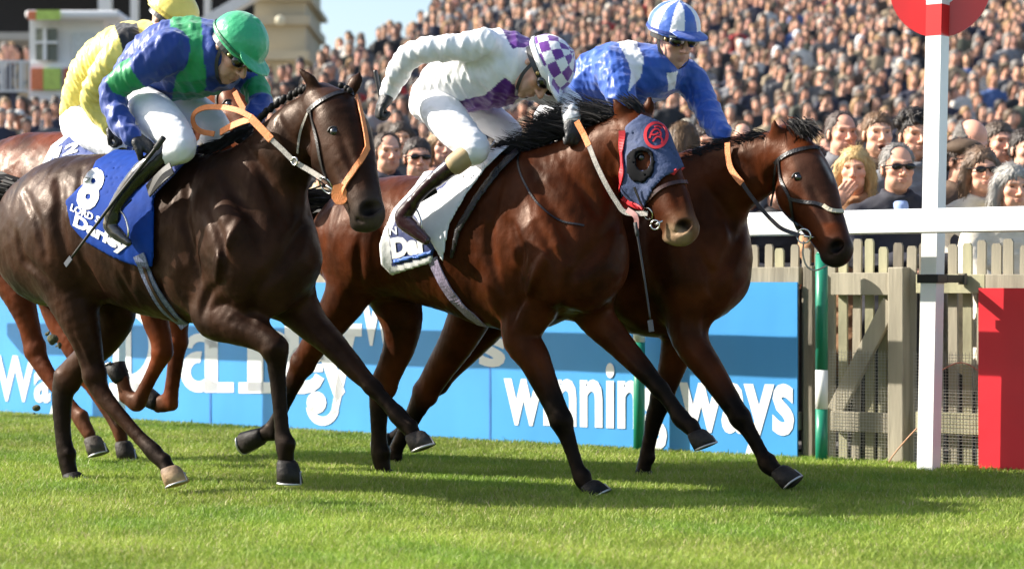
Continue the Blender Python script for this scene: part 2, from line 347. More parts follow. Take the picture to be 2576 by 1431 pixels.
def grass():
    n = 430000; Y = 6.4 + (16.2 - 6.4) * rng.random(n * 2) ** 1.25; X = (rng.random(n * 2) * 2 - 1) * (Y * 1400 / F)
    w = (X - FP.o[0]) * FP.n[0] + (Y - FP.o[1]) * FP.n[1]; k = np.nonzero(w > -.02)[0][:n]; X, Y = X[k], Y[k]; n = len(X)
    # patchy turf: slow noise by summed waves
    nz = np.zeros(n)
    for i in range(9):
        a = rng.random() * 6.28; fr = 1.2 * 1.5 ** i * .8; nz += np.sin((X * math.cos(a) + Y * math.sin(a)) * fr + rng.random() * 6.28) / (1 + .35 * i)
    nz = nz / 3; nz2 = (np.sin(X * 3.1 + 2 * np.sin(Y * 1.7)) + np.sin(Y * 4.3 + 1.5 * np.sin(X * 2.3) + 1) + .7 * np.sin(X * 9 + Y * 7)) / 2 + rng.normal(0, .18, n)
    h = (.022 + .016 * rng.random(n) + .007 * nz).clip(.012, .06); long_ = rng.random(n) < .02; h[long_] *= 1.5
    az = rng.random(n) * 6.283; lean = .2 + .7 * rng.random(n); wd = .0013 + .0017 * rng.random(n); wd *= (Y / 9) ** .7
    bx, by = np.cos(az), np.sin(az); fa = rng.random(n) * 6.283; sx, sy = np.cos(fa) * wd, np.sin(fa) * wd
    z0 = np.full(n, -.012)
    p0 = np.stack([X - sx, Y - sy, z0], 1); p1 = np.stack([X + sx, Y + sy, z0], 1)
    m = np.stack([X + bx * h * lean * .35, Y + by * h * lean * .35, h * .62], 1); sv = np.stack([sx, sy, 0 * sx], 1) * .8
    tip = np.stack([X + bx * h * lean, Y + by * h * lean, h], 1)
    V = np.stack([p0, p1, m + sv, m - sv, tip], 1).reshape(-1, 3); b = np.arange(n)[:, None] * 5
    tri = np.vstack([b + [0, 1, 2], b + [0, 2, 3], b + [3, 2, 4]])
    r = rng.random((n, 1)); base = np.array([.19, .29, .032]) * (1 - r) + np.array([.33, .41, .07]) * r
    dry = (rng.random(n) < .09)[:, None]; base = np.where(dry, np.array([.46, .42, .20]), base) * (1 + .30 * nz[:, None]) * np.where(nz2[:, None] > .5, np.array([1.16, 1.08, 1.25]), np.where(nz2[:, None] < -.55, np.array([.78, .9, .8]), 1.0))
    c = np.repeat(base, 5, 0)
    me = mesh('grass', V, tri, True, c); o = obj('grass', me, mat('grass_blades', (0, 0, 0), .55, .12, 3, vc=True, trans=.35, spec=.3))
    o['kind'] = 'stuff'; o['label'] = 'short sunlit green turf of the racecourse'; o['category'] = 'grass'
grass()

# ---------------------------------------------------------------- picket fence with its rails, gate and netting
wood = mat('weathered_wood', (.33, .295, .22), .85, .35, 9, .4, 30, stretch=(1, 1, .12))
wood_d = mat('old_grey_wood', (.19, .165, .125), .9, .4, 11, .5, 40, stretch=(1, 1, .15))
wood_y = mat('lichened_wood', (.35, .33, .21), .9, .4, 7, .3, 30, stretch=(1, 1, .3))
wire_m = mat('galvanised_wire', (.42, .41, .38), .45, .1, 20, metal=.6)
fence = empty('picket_fence', fpt(0, 0), 'weathered wooden picket fence between the turf and the spectators', 'fence')
S0 = fs(-160, 1030)[0]; S1 = fs(2750, 1190)[0]
pk = None; s = S0; i = 0
while s < S1:
    hgt = 1.17 + random.uniform(-.025, .025)
    if pk is None:
        bm = bmesh.new(); V = [bm.verts.new(v) for v in [(-.025, -.009, 0), (.025, -.009, 0), (.025, .009, 0), (-.025, .009, 0), (-.025, -.009, 1.155), (.025, -.009, 1.155), (.025, .009, 1.155), (-.025, .009, 1.155), (-.017, -.009, 1.17), (.017, -.009, 1.17), (.017, .009, 1.17), (-.017, .009, 1.17)]]
        for f in [(0, 1, 5, 4), (1, 2, 6, 5), (2, 3, 7, 6), (3, 0, 4, 7), (4, 5, 9, 8), (5, 6, 10, 9), (6, 7, 11, 10), (7, 4, 8, 11), (8, 9, 10, 11), (3, 2, 1, 0)]: bm.faces.new([V[k] for k in f])
        pk = bpy.data.meshes.new('picket'); bm.to_mesh(pk); bm.free(); pk.materials.append(wood)
    o = bpy.data.objects.new('picket', pk); col.objects.link(o); o.parent = fence
    o.location = Vector(fpt(s, 0, -.07)) - fence.location; o.rotation_euler = (0, random.uniform(-.012, .012), -R(37)); o.scale = (random.uniform(.92, 1.1), 1, hgt / 1.17)
    if random.random() < .4:
        o.material_slots[0].link = 'OBJECT'; o.material_slots[0].material = random.choice([wood_y, wood_d, wood_y])
    s += .079 + random.uniform(-.006, .006); i += 1
zt1 = fs(1900, 670)[1]; zt0 = fs(1900, 706)[1]
gs = lambda px, py=900: fs(px, py)[0]
def rail_piece(name, px0, px1, z0, z1, w0=-.055, w1=-.005, m=wood): return fbox(name, gs(px0), gs(px1), z0, z1, w0, w1, m, fence)
for a, b in ((-160, 900), (902, 2008)): rail_piece('top_rail', a, b, zt0 - .02, zt1 - .005)
rail_piece('top_rail', 2088, 2236, fs(2150, 742)[1], fs(2150, 686)[1], -.055, -.008)
rail_piece('top_rail', 2302, 2476, fs(2400, 738)[1], fs(2400, 690)[1], -.055, -.008, wood_y)
rail_piece('top_rail', 2477, 2750, fs(2520, 738)[1], fs(2520, 690)[1], -.055, -.008)
rail_piece('bottom_rail', 2088, 2236, fs(2150, 1086)[1], fs(2150, 1036)[1])
rail_piece('bottom_rail', 2302, 2476, fs(2420, 1092)[1], fs(2420, 1040)[1], m=wood_y)
rail_piece('bottom_rail', -160, 2008, .16, .26)
fbox('post', gs(2020), gs(2044), 0, zt1 + .0, -.1, -.0, wood_d, fence, .004)
fbox('gate_post', gs(2237), gs(2276), -.02, fs(2260, 672)[1], -.14, .02, wood, fence, .006)
# diagonal brace
b0 = fpt(gs(2095), fs(2095, 1035)[1], -.03); b1 = fpt(gs(2236), fs(2236, 760)[1], -.03); dv = (b1 - b0) / 2; up = nrm(np.cross(FP.n, nrm(dv)))
obj('brace', boxmesh('brace', (b0 + b1) / 2, dv, FP.n * .018, up * .045, .003), wood, fence)
def netting(px0, px1, ztop, step=.0165):
    V, Fc = [], []; s0, s1 = gs(px0), gs(px1); r = .0011
    def bar(a, b):
        d = nrm(b - a); q = nrm(np.cross(d, FP.n)); k = len(V)
        for p in (a, b): V.extend([p - q * r, p + q * r, p + FP.n * r * 1.6])
        Fc.extend([(k, k + 1, k + 4, k + 3), (k + 1, k + 2, k + 5, k + 4), (k + 2, k, k + 3, k + 5)])
    z = .01
    while z < ztop: bar(fpt(s0, z, .005), fpt(s1, z + random.uniform(-.003, .003), .005)); z += step
    s = s0
    while s < s1: bar(fpt(s, 0, .0055), fpt(s + random.uniform(-.003, .003), ztop, .0055)); s += step * 1.1
    o = obj('wire_netting', mesh('wire_netting', V, Fc, False), wire_m, fence); o['kind'] = 'stuff'
netting(2088, 2236, fs(2150, 880)[1]); netting(2300, 2478, fs(2400, 885)[1])
# loose cord tied to the gate post
cd = catmull([fpt(gs(2312), fs(2312, 1075)[1], .02), fpt(gs(2285), fs(2285, 1110)[1], .05), fpt(gs(2255), fs(2255, 1150)[1], .06), fpt(gs(2243), fs(2243, 1172)[1], .05)], 6)
tag(obj('cord', tubemesh('cord', cd, .004, 6), mat('tan_cord', (.48, .27, .16), .8)), 'thin tan cord hanging from the foot of the wooden gate post', 'cord')
cd = catmull([fpt(gs(2372), fs(2372, 930)[1], .012), fpt(gs(2410), fs(2410, 913)[1], .02), fpt(gs(2440), fs(2440, 916)[1], .02), fpt(gs(2474), fs(2474, 940)[1], .012)], 6)
tag(obj('cord', tubemesh('cord', cd, .0035, 6), mat('red_cord', (.5, .2, .15), .8)), 'reddish cord looped over the netting left of the red board', 'cord')

# ---------------------------------------------------------------- advertising boards
blue = mat('blue_banner', (.055, .31, .69), .42, .10, 2.2, .12, 5, stretch=(1, 1, .6), detail=2)
red = mat('red_banner', (.66, .018, .03), .42, .10, 3, .3, 4, detail=2)
white_ink = mat('white_print', (.80, .81, .82), .45, .03, 6)
rim = mat('board_edge', (.55, .58, .62), .5)
def board(label, px0, px1, ytop_px, m, w, lean=0.0, cuts=26):
    s0, s1 = gs(px0), gs(px1); z1 = fs(*ytop_px)[1]; root = empty('advertising_board', fpt((s0 + s1) / 2, 0, w), label, 'board', None)
    nu, nv = cuts, 8; V = []
    wob = lambda u, v: .0016 * math.sin(u * 9 + v * 3) * math.sin(v * 3.1) + .0008 * math.sin(u * 23 + 2)
    for k in (0, 1):
        for i in range(nu + 1):
            for j in range(nv + 1):
                u, v = i / nu, j / nv; V.append(fpt(s0 + (s1 - s0) * u, .005 + z1 * v, w - lean * v + (wob(u * (s1 - s0) / 2, v) if not k else -.012)))
    id_ = lambda k, i, j: k * (nu + 1) * (nv + 1) + i * (nv + 1) + j; Fc = []
    for i in range(nu):
        for j in range(nv): Fc.append((id_(0, i, j), id_(0, i + 1, j), id_(0, i + 1, j + 1), id_(0, i, j + 1))); Fc.append((id_(1, i, j), id_(1, i, j + 1), id_(1, i + 1, j + 1), id_(1, i + 1, j)))
    for i in range(nu): Fc.append((id_(0, i, 0), id_(1, i, 0), id_(1, i + 1, 0), id_(0, i + 1, 0))); Fc.append((id_(0, i, nv), id_(0, i + 1, nv), id_(1, i + 1, nv), id_(1, i, nv)))
    for j in range(nv): Fc.append((id_(0, 0, j), id_(0, 0, j + 1), id_(1, 0, j + 1), id_(1, 0, j))); Fc.append((id_(0, nu, j), id_(1, nu, j), id_(1, nu, j + 1), id_(0, nu, j + 1)))
    obj('banner_sheet', mesh('banner_sheet', V, Fc, False), m, root); return root
BW = .03
blue_board = board('long sky blue advertising board with large white lettering', -170, 2012, (2012, 712), blue, BW, 0, 60)
red_board = board('plain red advertising board at the right edge beside the white post', 2474, 2760, (2474, 727), red, BW + .03)
def letters(s, x0, x1, yb0, yb1, yt0, bold=.03, root=None, name='lettering', spacing=1.0):
    """text whose box spans px x0..x1; baseline-box bottom px yb0 (left) yb1 (right), top yt0 at left"""
    sa, za = fs(x0, yb0, BW); sb, zb = fs(x1, yb1, BW); zt = fs(x0, yt0, BW)[1]
    fn = lambda u, v: (fpt(sa + (sb - sa) * u, za + (zb - za) * u + (zt - za) * v, BW + .0032), np.zeros(3))
    return obj(name, textmesh(name, s, fn, bold, spacing=spacing), white_ink, root)
letters('winning ways', 1268, 1998, 1118, 1152, 908, .028, blue_board)
letters('Way', -12, 172, 1042, 1050, 893, .03, blue_board)
letters('W', 908, 996, 868, 872, 738, .05, blue_board)
letters('s', 1206, 1272, 922, 924, 846, .035, blue_board)
def bigletters():
    """the slab-serif word in the middle of the board, drawn stroke by stroke"""
    V, Fc = [], []
    def done():
        obj('letter', mesh('letter', V, Fc, False), white_ink, blue_board); V.clear(); Fc.clear()
    def quad(*p):
        k = len(V)
        for q in p: V.append(FP.P(q[0], q[1], BW + .0034))
        Fc.append(tuple(range(k, k + len(p))))
    def bar(x0, y0, x1, y1): quad((x0, y1), (x1, y1), (x1, y0), (x0, y0))
    def arc(cx, cy, r0, rx1, ry1, a0, a1, n=14):
        """crescent stroke: inner ellipse scaled r0 of outer"""
        for i in range(n):
            ta, tb = R(a0 + (a1 - a0) * i / n), R(a0 + (a1 - a0) * (i + 1) / n); P = lambda t, k: (cx + rx1 * k * math.cos(t), cy - ry1 * k * math.sin(t))
            quad(P(ta, r0), P(ta, 1), P(tb, 1), P(tb, r0))
    base = 985
    # D
    bar(292, 690 + 60, 330, base); bar(275, base - 22, 350, base + 3); arc(322, 868, .62, 84, 120, -90, 90)
    done()
    # a
    arc(500, 935, .45, 46, 52, 80, 330); bar(515, 850, 548, base); bar(515, base - 24, 588, base + 2); arc(505, 880, .5, 44, 42, 10, 170)
    done()
    # r
    bar(622, 835, 662, base); bar(600, base - 24, 690, base + 4); bar(602, 835, 640, 858); arc(690, 872, .45, 40, 40, 20, 175)
    done()
    # l
    bar(716, 742, 752, base); bar(700, base - 22, 768, base + 5)
    done()
    # e
    arc(772, 925, .5, 48, 64, 20, 335); bar(735, 915, 812, 935)
    done()
    # y
    quad((786, 846), (822, 846), (868, 985), (846, 1014)); quad((868, 842), (894, 842), (850, 1036), (828, 1062)); bar(846, 814, 910, 846); bar(770, 822, 836, 848)
    arc(796, 1012, .0, 25, 28, 0, 360); arc(812, 1020, .55, 42, 50, -175, -15)
    done()
bigletters()
# upright seams of the banner
for px in (535, 1238): fbox('seam', gs(px), gs(px + 5), .02, .60, BW + .0015, BW + .0025, mat('banner_seam', (.03, .17, .5), .5), blue_board, 0)

# ---------------------------------------------------------------- white running rail, post with the finish disc
RW = .53; PW = .28
wpaint = mat('white_plastic', (.82, .82, .80), .35, .05, 3)
rz1 = FP.P(2400, 523, RW)[2]; rz0 = FP.P(2400, 583, RW)[2]
rail = empty('running_rail', fpt(0, 0, RW), 'white plastic running rail in front of the picket fence', 'rail')
sA = fs(-300, 560, RW)[0]; sB = fs(2800, 520, RW)[0]
prof = [(-.05, 0), (-.05, .09), (-.035, .118), (0, .127), (.035, .118), (.05, .09), (.05, 0), (.038, -.006), (-.038, -.006)]
hR = rz1 - rz0
def railseg(a, b):
    V = []; n = len(prof)
    for s_ in (a, b):
        for (w, z) in prof: V.append(fpt(s_, rz0 + z * hR / .127, RW + w))
    Fc = [(j, (j + 1) % n, n + (j + 1) % n, n + j) for j in range(n)] + [tuple(range(n))[::-1], tuple(range(n, 2 * n))]
    return obj('rail_length', mesh('rail_length', V, Fc, False), wpaint, rail)
mid = fs(2060, 560, RW)[0]; railseg(sA, mid - 2.4); railseg(mid - 2.396, sB)
for px in (300, -100):
    s_ = fs(px, 800, RW)[0]; fbox('support_post', s_ - .03, s_ + .03, 0, rz0 - .01, RW - .03, RW + .03, wpaint, rail, .004)
post = empty('finish_post', fpt(fs(2338, 1165, PW)[0], 0, PW + .005), 'tall square white finishing post carrying a red disc', 'post')
sp = fs(2342, 800, PW + .02)[0]; a = .047; lean = .011 * 2.0
def pseg(name, z0, z1, m):
    c0 = fpt(sp + lean * (z0 - .95) / 1.0, z0, PW); c1 = fpt(sp + lean * (z1 - .95) / 1.0, z1, PW); V = []
    for c in (c0, c1):
        for i, j in ((-1, -1), (1, -1), (1, 1), (-1, 1)): V.append(c + FP.t * a * i * .9 + FP.n * (a * j + .005))
    Vm = mesh(name, V, [(0, 1, 2, 3), (7, 6, 5, 4), (0, 4, 5, 1), (1, 5, 6, 2), (2, 6, 7, 3), (3, 7, 4, 0)], False)
    return obj(name, Vm, m, post)
zd0 = FP.P(2358, 93, PW)[2]; zw0 = FP.P(2358, 14, PW)[2]; zc = FP.P(2358, -34, PW)[2]; r_out = zc - zd0; r_in = zc - zw0
redp = mat('red_paint', (.62, .012, .012), .3, .05, 4, coat=.4)
pseg('shaft', -.02, zd0, wpaint); pseg('painted_shaft', zd0, zw0, redp); pseg('shaft', zw0, zc + r_in, wpaint); pseg('painted_shaft', zc + r_in, zc + r_out, redp)
def disc(name, r0, r1, w, m):
    V, Fc = [], []; n = 48; c = fpt(sp + lean * (zc - .95), zc, PW)
    for k, ww in ((0, w), (1, w - .012)):
        for rr in (r0, r1):
            for i in range(n): t = 2 * math.pi * i / n; V.append(c + nrm(np.array([1, -.42, 0])) * rr * math.cos(t) + np.array([0, 0, rr * math.sin(t)]) + nrm(np.array([-.42, -1, 0])) * ww)
    for i in range(n):
        j = (i + 1) % n; Fc += [(i, j, n + j, n + i)[::-1], (2 * n + i, 2 * n + j, 3 * n + j, 3 * n + i), (n + i, n + j, 3 * n + j, 3 * n + i)[::-1]]
        if r0 > .01: Fc.append((i, j, 2 * n + j, 2 * n + i))
    return obj(name, mesh(name, V, Fc, False), m, post)
disc('disc_ring', r_in, r_out, -.03, redp); disc('disc_centre', .0005, r_in - .001, -.03, wpaint)
blk = mat('black_rubber', (.015, .015, .016), .5)
zb = FP.P(2340, 701, PW)[2]; fbox('strap', sp - .06, sp + .055, zb - .022, zb + .022, PW - .055, PW + .058, blk, post, .003)
fbox('bracket_arm', sp + .02, sp + .055, zb - .02, zb + .02, -.02, PW - .056, blk, post, .003)
fbox('bolt_block', sp + .02, sp + .06, zb - .03, zb + .028, .0, .03, wood_d, post, .003)
# green marker poles
green = mat('green_plastic', (.012, .21, .125), .35, .08, 5); 
def pole(px, ptop, w, band, label):
    s_ = fs(px, 900, w)[0]; zt = FP.P(px, ptop, w)[2]; root = empty('marker_pole', fpt(s_, 0, w), label, 'pole', 'green marker poles along the boards')
    def cyl(name, z0, z1, m, r=.033): return obj(name, tubemesh(name, [fpt(s_, z0, w), fpt(s_, z1, w)], r, 20), m, root)
    zs = [FP.P(px, v, w)[2] for v in band]
    cyl('pole_shaft', -.02, zs[1], green); cyl('white_band', zs[1], zs[0], wpaint, .0335); cyl('pole_shaft', zs[0], zt, green); cyl('pole_cap', zt, zt + .012, green, .028)
pole(2067, 640, .12, (930, 1028), 'green marker pole with a white band beside the wooden gate')
pole(1608, 640, .14, (780, 860), 'green marker pole standing in front of the winning ways lettering')

# ---------------------------------------------------------------- far side: stands, kiosk, terrace
concrete = mat('stand_concrete', (.42, .40, .37), .85, .15, .6); stone = mat('pale_stone', (.50, .43, .30), .85, .12, .5, .2, 2)
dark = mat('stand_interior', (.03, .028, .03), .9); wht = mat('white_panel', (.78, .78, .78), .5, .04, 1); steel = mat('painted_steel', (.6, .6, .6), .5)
def pbox(name, x0, x1, y0, y1, Y, dep, m, parent=None, bev=0.0):
    a_, b_ = at(x0, y1, Y), at(x1, y0, Y); c = (a_ + b_) / 2 + np.array([0, dep / 2, 0])
    return obj(name, boxmesh(name, c, [(b_[0] - a_[0]) / 2, 0, 0], [0, dep / 2, 0], [0, 0, (b_[2] - a_[2]) / 2], bev), m, parent)
st = empty('grandstand', at(200, 780, 74) * [1, 1, 0], 'dark shaded grandstand behind slim white columns at upper left', 'building')
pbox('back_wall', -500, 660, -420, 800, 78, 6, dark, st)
pbox('roof', -520, 700, -560, -420, 64, 20, concrete, st)
for px, wd in ((-120, 16), (262, 30), (336, 16), (520, 14)): pbox('column', px - wd / 2, px + wd / 2, -420, 760, 66, .4, wht, st)
pbox('floor_edge', -500, 250, 82, 100, 67, 2, concrete, st); pbox('parapet', -500, 640, 225, 330, 60, .4, concrete, st); pbox('balcony_front', -500, 250, 150, 168, 66.5, .5, concrete, st)
# sloping rail / gantry
o = obj('stair_beam', boxmesh('stair_beam', (at(500, 70, 60) + at(720, -60, 60)) / 2, (at(720, -60, 60) - at(500, 70, 60)) / 2, [0, .3, 0], [0, 0, .18]), steel, st)
wall = empty('stone_building', at(705, 780, 62) * [1, 1, 0], 'pale stone end wall of a building beside the sky', 'building')
pbox('wall', 640, 768, -300, 760, 62, 5, stone, wall); pbox('string_course', 634, 778, 40, 62, 61.8, 5.4, stone, wall); pbox('string_course', 630, 782, -12, 0, 61.7, 5.6, stone, wall)
pbox('plinth', 628, 776, 128, 150, 61.6, 5.6, stone, wall)
lamp = obj('wall_lamp', sphere_mesh('wall_lamp', at(705, 52, 61.6), (.16, .08, .16)), M_('cream_lamp', (.6, .55, .4), .5), wall)
kiosk = empty('kiosk', at(170, 760, 40) * [1, 1, 0], 'white kiosk with orange and lime panels at upper left', 'kiosk')
lime = mat('lime_panel', (.45, .60, .12), .5); orange = mat('orange_panel', (.70, .20, .08), .5); glass = mat('dark_window', (.12, .13, .10), .2); rust = mat('rust_panel', (.45, .13, .08), .5)
pbox('lower_body', 72, 270, 160, 760, 40, 2, wht, kiosk); pbox('upper_body', 74, 262, 44, 160, 40.1, 1.8, wht, kiosk); pbox('canopy', 62, 300, 26, 46, 39.6, 2.6, wht, kiosk, .05)
pbox('sign_panel', 70, 90, 28, 50, 39.5, .08, orange, kiosk); pbox('sign_panel', 91, 150, 26, 50, 39.48, .08, lime, kiosk)
pbox('window', 90, 142, 72, 152, 39.95, .1, glass, kiosk); pbox('window', 182, 240, 84, 148, 40.0, .08, mat('grey_panel', (.55, .58, .58), .4), kiosk)
pbox('window_post', 108, 116, 72, 152, 39.85, .08, wht, kiosk); pbox('window_sill', 88, 144, 104, 110, 39.84, .08, wht, kiosk)
pbox('lower_panel', 78, 108, 172, 226, 39.92, .07, orange, kiosk); pbox('lower_panel', 109, 152, 172, 226, 39.91, .07, lime, kiosk); pbox('lower_panel', 160, 200, 172, 226, 39.92, .07, rust, kiosk)
lowwall = obj('barrier_wall', None); bpy.data.objects.remove(lowwall)
bw = pbox('barrier_wall', -400, 640, 232, 300, 44, .3, concrete); tag(bw, 'grey concrete barrier wall under the kiosk', 'wall')
gr = empty('guard_rail', at(0, 760, 39) * [1, 1, 0], 'pale metal guard railing left of the kiosk', 'railing')
pbox('top_bar', -300, 70, 152, 158, 39, .05, steel, gr); pbox('bottom_bar', -300, 70, 226, 232, 39, .05, steel, gr)
for px in range(-300, 75, 12): pbox('baluster', px, px + (8 if px % 48 == 0 else 3), 158, 226, 39, .04, steel, gr)
# ================================================================== HORSES
black_l = mat('black_leather', (.014, .012, .012), .38, .2, 40, .2, 120); brown_l = mat('brown_leather', (.05, .02, .014), .4, .2, 40)
orange_r = mat('orange_rubber_grip', (.80, .25, .07), .6, .15, 30, .3, 150); webbing = mat('grey_webbing', (.36, .33, .29), .7, .2, 60, .3, 200)
steel_b = mat('polished_steel', (.62, .61, .58), .22, .05, 5, metal=1); hoof_m = mat('horn', (.06, .05, .045), .6, .5, 18, .3, 60, vc=True, spec=.2); shoe_m = mat('racing_plate', (.5, .5, .5), .4, metal=.7)
mane_m = mat('mane_hair', (.009, .0075, .007), .6, .3, 60, spec=.2); eye_m = mat('horse_eye', (.008, .006, .005), .06, .1, coat=1)
coat_m = mat('horse_coat', (0, 0, 0), .42, .6, 6, .16, 20, b2=.15, b2s=220, vc=True, spec=.13, stint=(1, .66, .45), rv=.13, detail=9)
def hair(name, roots, dirs, length, wid, curl, m, parent, seg=4, seedv=1):
    """a bundle of tapering locks"""
    r = np.random.default_rng(seedv); V, Fc = [], []
    for p, d in zip(roots, dirs):
        d = nrm(d + r.normal(0, .16, 3)); L = length * r.uniform(.6, 1.2); side = nrm(np.cross(d, [.3, -.9, .1] + r.normal(0, .3, 3))); q = p.copy(); w0 = wid * r.uniform(.6, 1.3); k = len(V)
        cv = np.asarray(curl) * r.uniform(.4, 1.4) + r.normal(0, .12, 3)
        for i in range(seg + 1):
            t = i / seg; ww = w0 * (1 - t) ** .7 + .0004; V += [q - side * ww, q + side * ww]; q = q + nrm(d + cv * t) * L / seg
        Fc += [(k + 2 * i, k + 2 * i + 1, k + 2 * i + 3, k + 2 * i + 2) for i in range(seg)]
    return obj(name, mesh(name, V, Fc, True), m, parent)
def hoof(parent, a, b, fwd, colr, n, size=.93):
    """a: coronet centre, b: sole centre, fwd: toe direction"""
    ax = nrm(b - a); fwd = nrm(fwd - ax * (fwd @ ax)); sd = np.cross(ax, fwd); V, cols = [], []; rings = [(0, .042, .040, 0), (.14, .053, .050, .004), (.5, .060, .056, .012), (1, .067, .060, .024)]; k = 18; L = np.linalg.norm(b - a)
    for (t, rf, rs, sh) in rings:
        for i in range(k):
            th = 2 * math.pi * i / k; V.append(a + ax * L * t + fwd * (size * (rf * math.cos(th) * (1.0 if math.cos(th) > 0 else .82) + sh)) + sd * rs * size * math.sin(th)); cols.append(np.array(colr[0]) * (1 - t) + np.array(colr[1]) * t)
    Fc = [(r * k + i, r * k + (i + 1) % k, (r + 1) * k + (i + 1) % k, (r + 1) * k + i) for r in range(3) for i in range(k)]
    Fc += [tuple(range(k))[::-1], tuple(range(3 * k, 4 * k))]
    o = obj('hoof', mesh('hoof', V, Fc, True, np.array(cols)), hoof_m, parent)
    pts = [V[3 * k + i] + ax * .003 for i in range(-6, 7)]; obj('horseshoe', tubemesh('horseshoe', pts, .005, 6), shoe_m, o); return o
def horse(H, spec):
    root = empty('race_horse', H.P(*spec['base']) * [1, 1, 0], spec['label'], 'horse', 'racing thoroughbreds')
    n = H.n; prims = []
    def st(px, py, w, hw, rv=None):
        p = H.P(px, py, w); ru = hw * p[1] / F; return (p, ru, ru * .85 if rv is None else rv)
    def tb(lst, name): A = [st(*q) for q in lst]; return tube([a[0] for a in A], [a[1] for a in A], [a[2] for a in A], n, 4, name)
    T = []
    for (xt, yt, xb, yb, rv) in spec['torso']:
        a, b = H.P(xt, yt), H.P(xb, yb); T.append(((a + b) / 2, np.linalg.norm(a - b) / 2, rv))
    torso = tube([t[0] for t in T], [t[1] for t in T], [t[2] for t in T], n, 4, 'torso')
    neck = tb(spec['neck'], 'neck'); head = tb(spec['head'], 'head')
    legs = [tb(l['st'], 'leg%d' % i) for i, l in enumerate(spec['legs'])]
    allp = [torso, neck, head] + legs
    fld = Field(allp, .0095, .09)
    fld.add(torso, .05); fld.add(neck, .10)
    for i, l in enumerate(legs): fld.add(l, .07 if i < 2 else .06)
    def el(px, py, w, ra, rb, rc, ang=0, name='', k=.05, op='+'):
        """ellipsoid: ra along a direction tilted ang deg in the travel plane, rb across it, rc sideways (metres)"""
        t, z = H.t, np.array([0, 0, 1.]); c, s_ = math.cos(R(ang)), math.sin(R(ang)); e = ell(H.P(px, py, w), [(t * c + z * s_) * ra, (-t * s_ + z * c) * rb, n * rc], name); fld.add(e, k, op); return e
    for m_ in spec.get('muscle', []): el(*m_)
    fld.add(head, .05)
    for m_ in spec['headmass']: el(*m_)
    for e in spec['ears']:
        A = [st(*q) for q in e]; fld.add(tube([a[0] for a in A], [a[1] for a in A], [a[1] * .6 for a in A], n, 3, 'ear'), .02)
    for c in spec['carve']: el(*c, op='-')
    # tendons behind each cannon bone, points of hock
    for i, l in enumerate(spec['legs']):
        A = [st(*q) for q in l['st']]; nA = len(A); k0 = 4 if i < 2 else (4 if nA > 8 else 3); k1 = min(nA - 2, k0 + 4)
        bk = []
        for j in range(k0, k1 + 1):
            T_ = nrm(A[min(j + 1, nA - 1)][0] - A[j - 1][0]); b_ = np.cross(n, T_); b_ = b_ if b_ @ H.t < 0 or abs(b_ @ H.t) < .2 and b_[2] > 0 else b_
            bk.append(A[j][0] + np.cross(T_, n) * (-1) * A[j][1] * .75)
        fld.add(tube(bk, .012, .010, n, 3, 'tendon'), .012)
        if i < 2: fld.add(ell(A[4][0] + np.cross(nrm(A[5][0] - A[3][0]), n) * (-1) * A[4][1] * .8 + nrm(A[3][0] - A[5][0]) * .02, np.stack([nrm(A[3][0] - A[5][0]) * .045, np.cross(nrm(A[5][0] - A[3][0]), n) * .022, n * .02])), .025)
        fe = A[-2]; Tf = nrm(A[-1][0] - A[-3][0]); bf = -np.cross(Tf, n); fld.add(ell(fe[0] + bf * fe[1] * .7 - Tf * .005, np.stack([Tf * .030, bf * .026, n * fe[2] * .9])), .015)
        kn = A[k0]; fld.add(ell(kn[0], np.stack([nrm(A[k0 + 1][0] - A[k0 - 1][0]) * .05, np.cross(nrm(A[k0 + 1][0] - A[k0 - 1][0]), n) * kn[1] * 1.08, n * kn[2] * 1.15])), .02)
    # muscle lines: soft grooves and ridges laid on the skin
    V, Q = fld.mesh(); bv0 = bvh(V, Q)
    for g in spec.get('grooves', []):
        pts = resample(g[0], 12); hp_ = [cast([bv0], *q) for q in pts]; hp_ = [h for h in hp_ if h]
        if len(hp_) < 3: continue
        ta = np.sin(np.linspace(.12, 3.02, len(hp_))); dep = g[2] if len(g) > 2 else 0
        fld.add(tube([h[0] + h[1] * dep * .55 for h in hp_], g[1] * ta * 1.2, g[1] * ta * 1.2, n, 1, 'line'), (g[3] if len(g) > 3 else .03) * .8, g[4] if len(g) > 4 else '-')
    nos = []
    for (x, y, a_) in spec.get('nostril', []):
        h = cast([bv0], x, y)
        if h: fld.add(ell(h[0], np.stack([nrm(H.t * math.cos(R(a_)) + np.array([0, 0, math.sin(R(a_))])) * .036, nrm(-H.t * math.sin(R(a_)) + np.array([0, 0, math.cos(R(a_))])) * .026, h[1] * .045])), .008, '-'); nos.append(h[0] - h[1] * .018)
    V, Q = fld.mesh(); V = relax(V, Q, 3, .45)
    # coat colours follow the anatomy
    D = [pdist(p, V) for p in [torso, neck, head] + legs]; dm = np.stack([d[0] for d in D], 1); which = dm.argmin(1)
    C = np.tile(np.array(spec['coat']), (len(V), 1)).astype(float)
    for i in range(len(legs)):
        m_ = which == 3 + i; t = D[3 + i][1]; pt = spec['legs'][i].get('pt', .45); k = np.clip((t - pt) / .14, 0, 1)[:, None]; C = np.where(m_[:, None], C * (1 - k) + np.array(spec['points']) * k, C)
    m_ = which == 2; t = D[2][1]; k = (np.clip((t - .72) / .2, 0, 1) * m_)[:, None]; C = C * (1 - k) + np.array(spec['muzzle']) * k
    px, py = proj(V)
    for c in nos: k = np.clip(2.2 - np.linalg.norm(V - c, axis=1) / .022, 0, 1)[:, None]; C = C * (1 - k) + np.array((.003, .002, .002)) * k
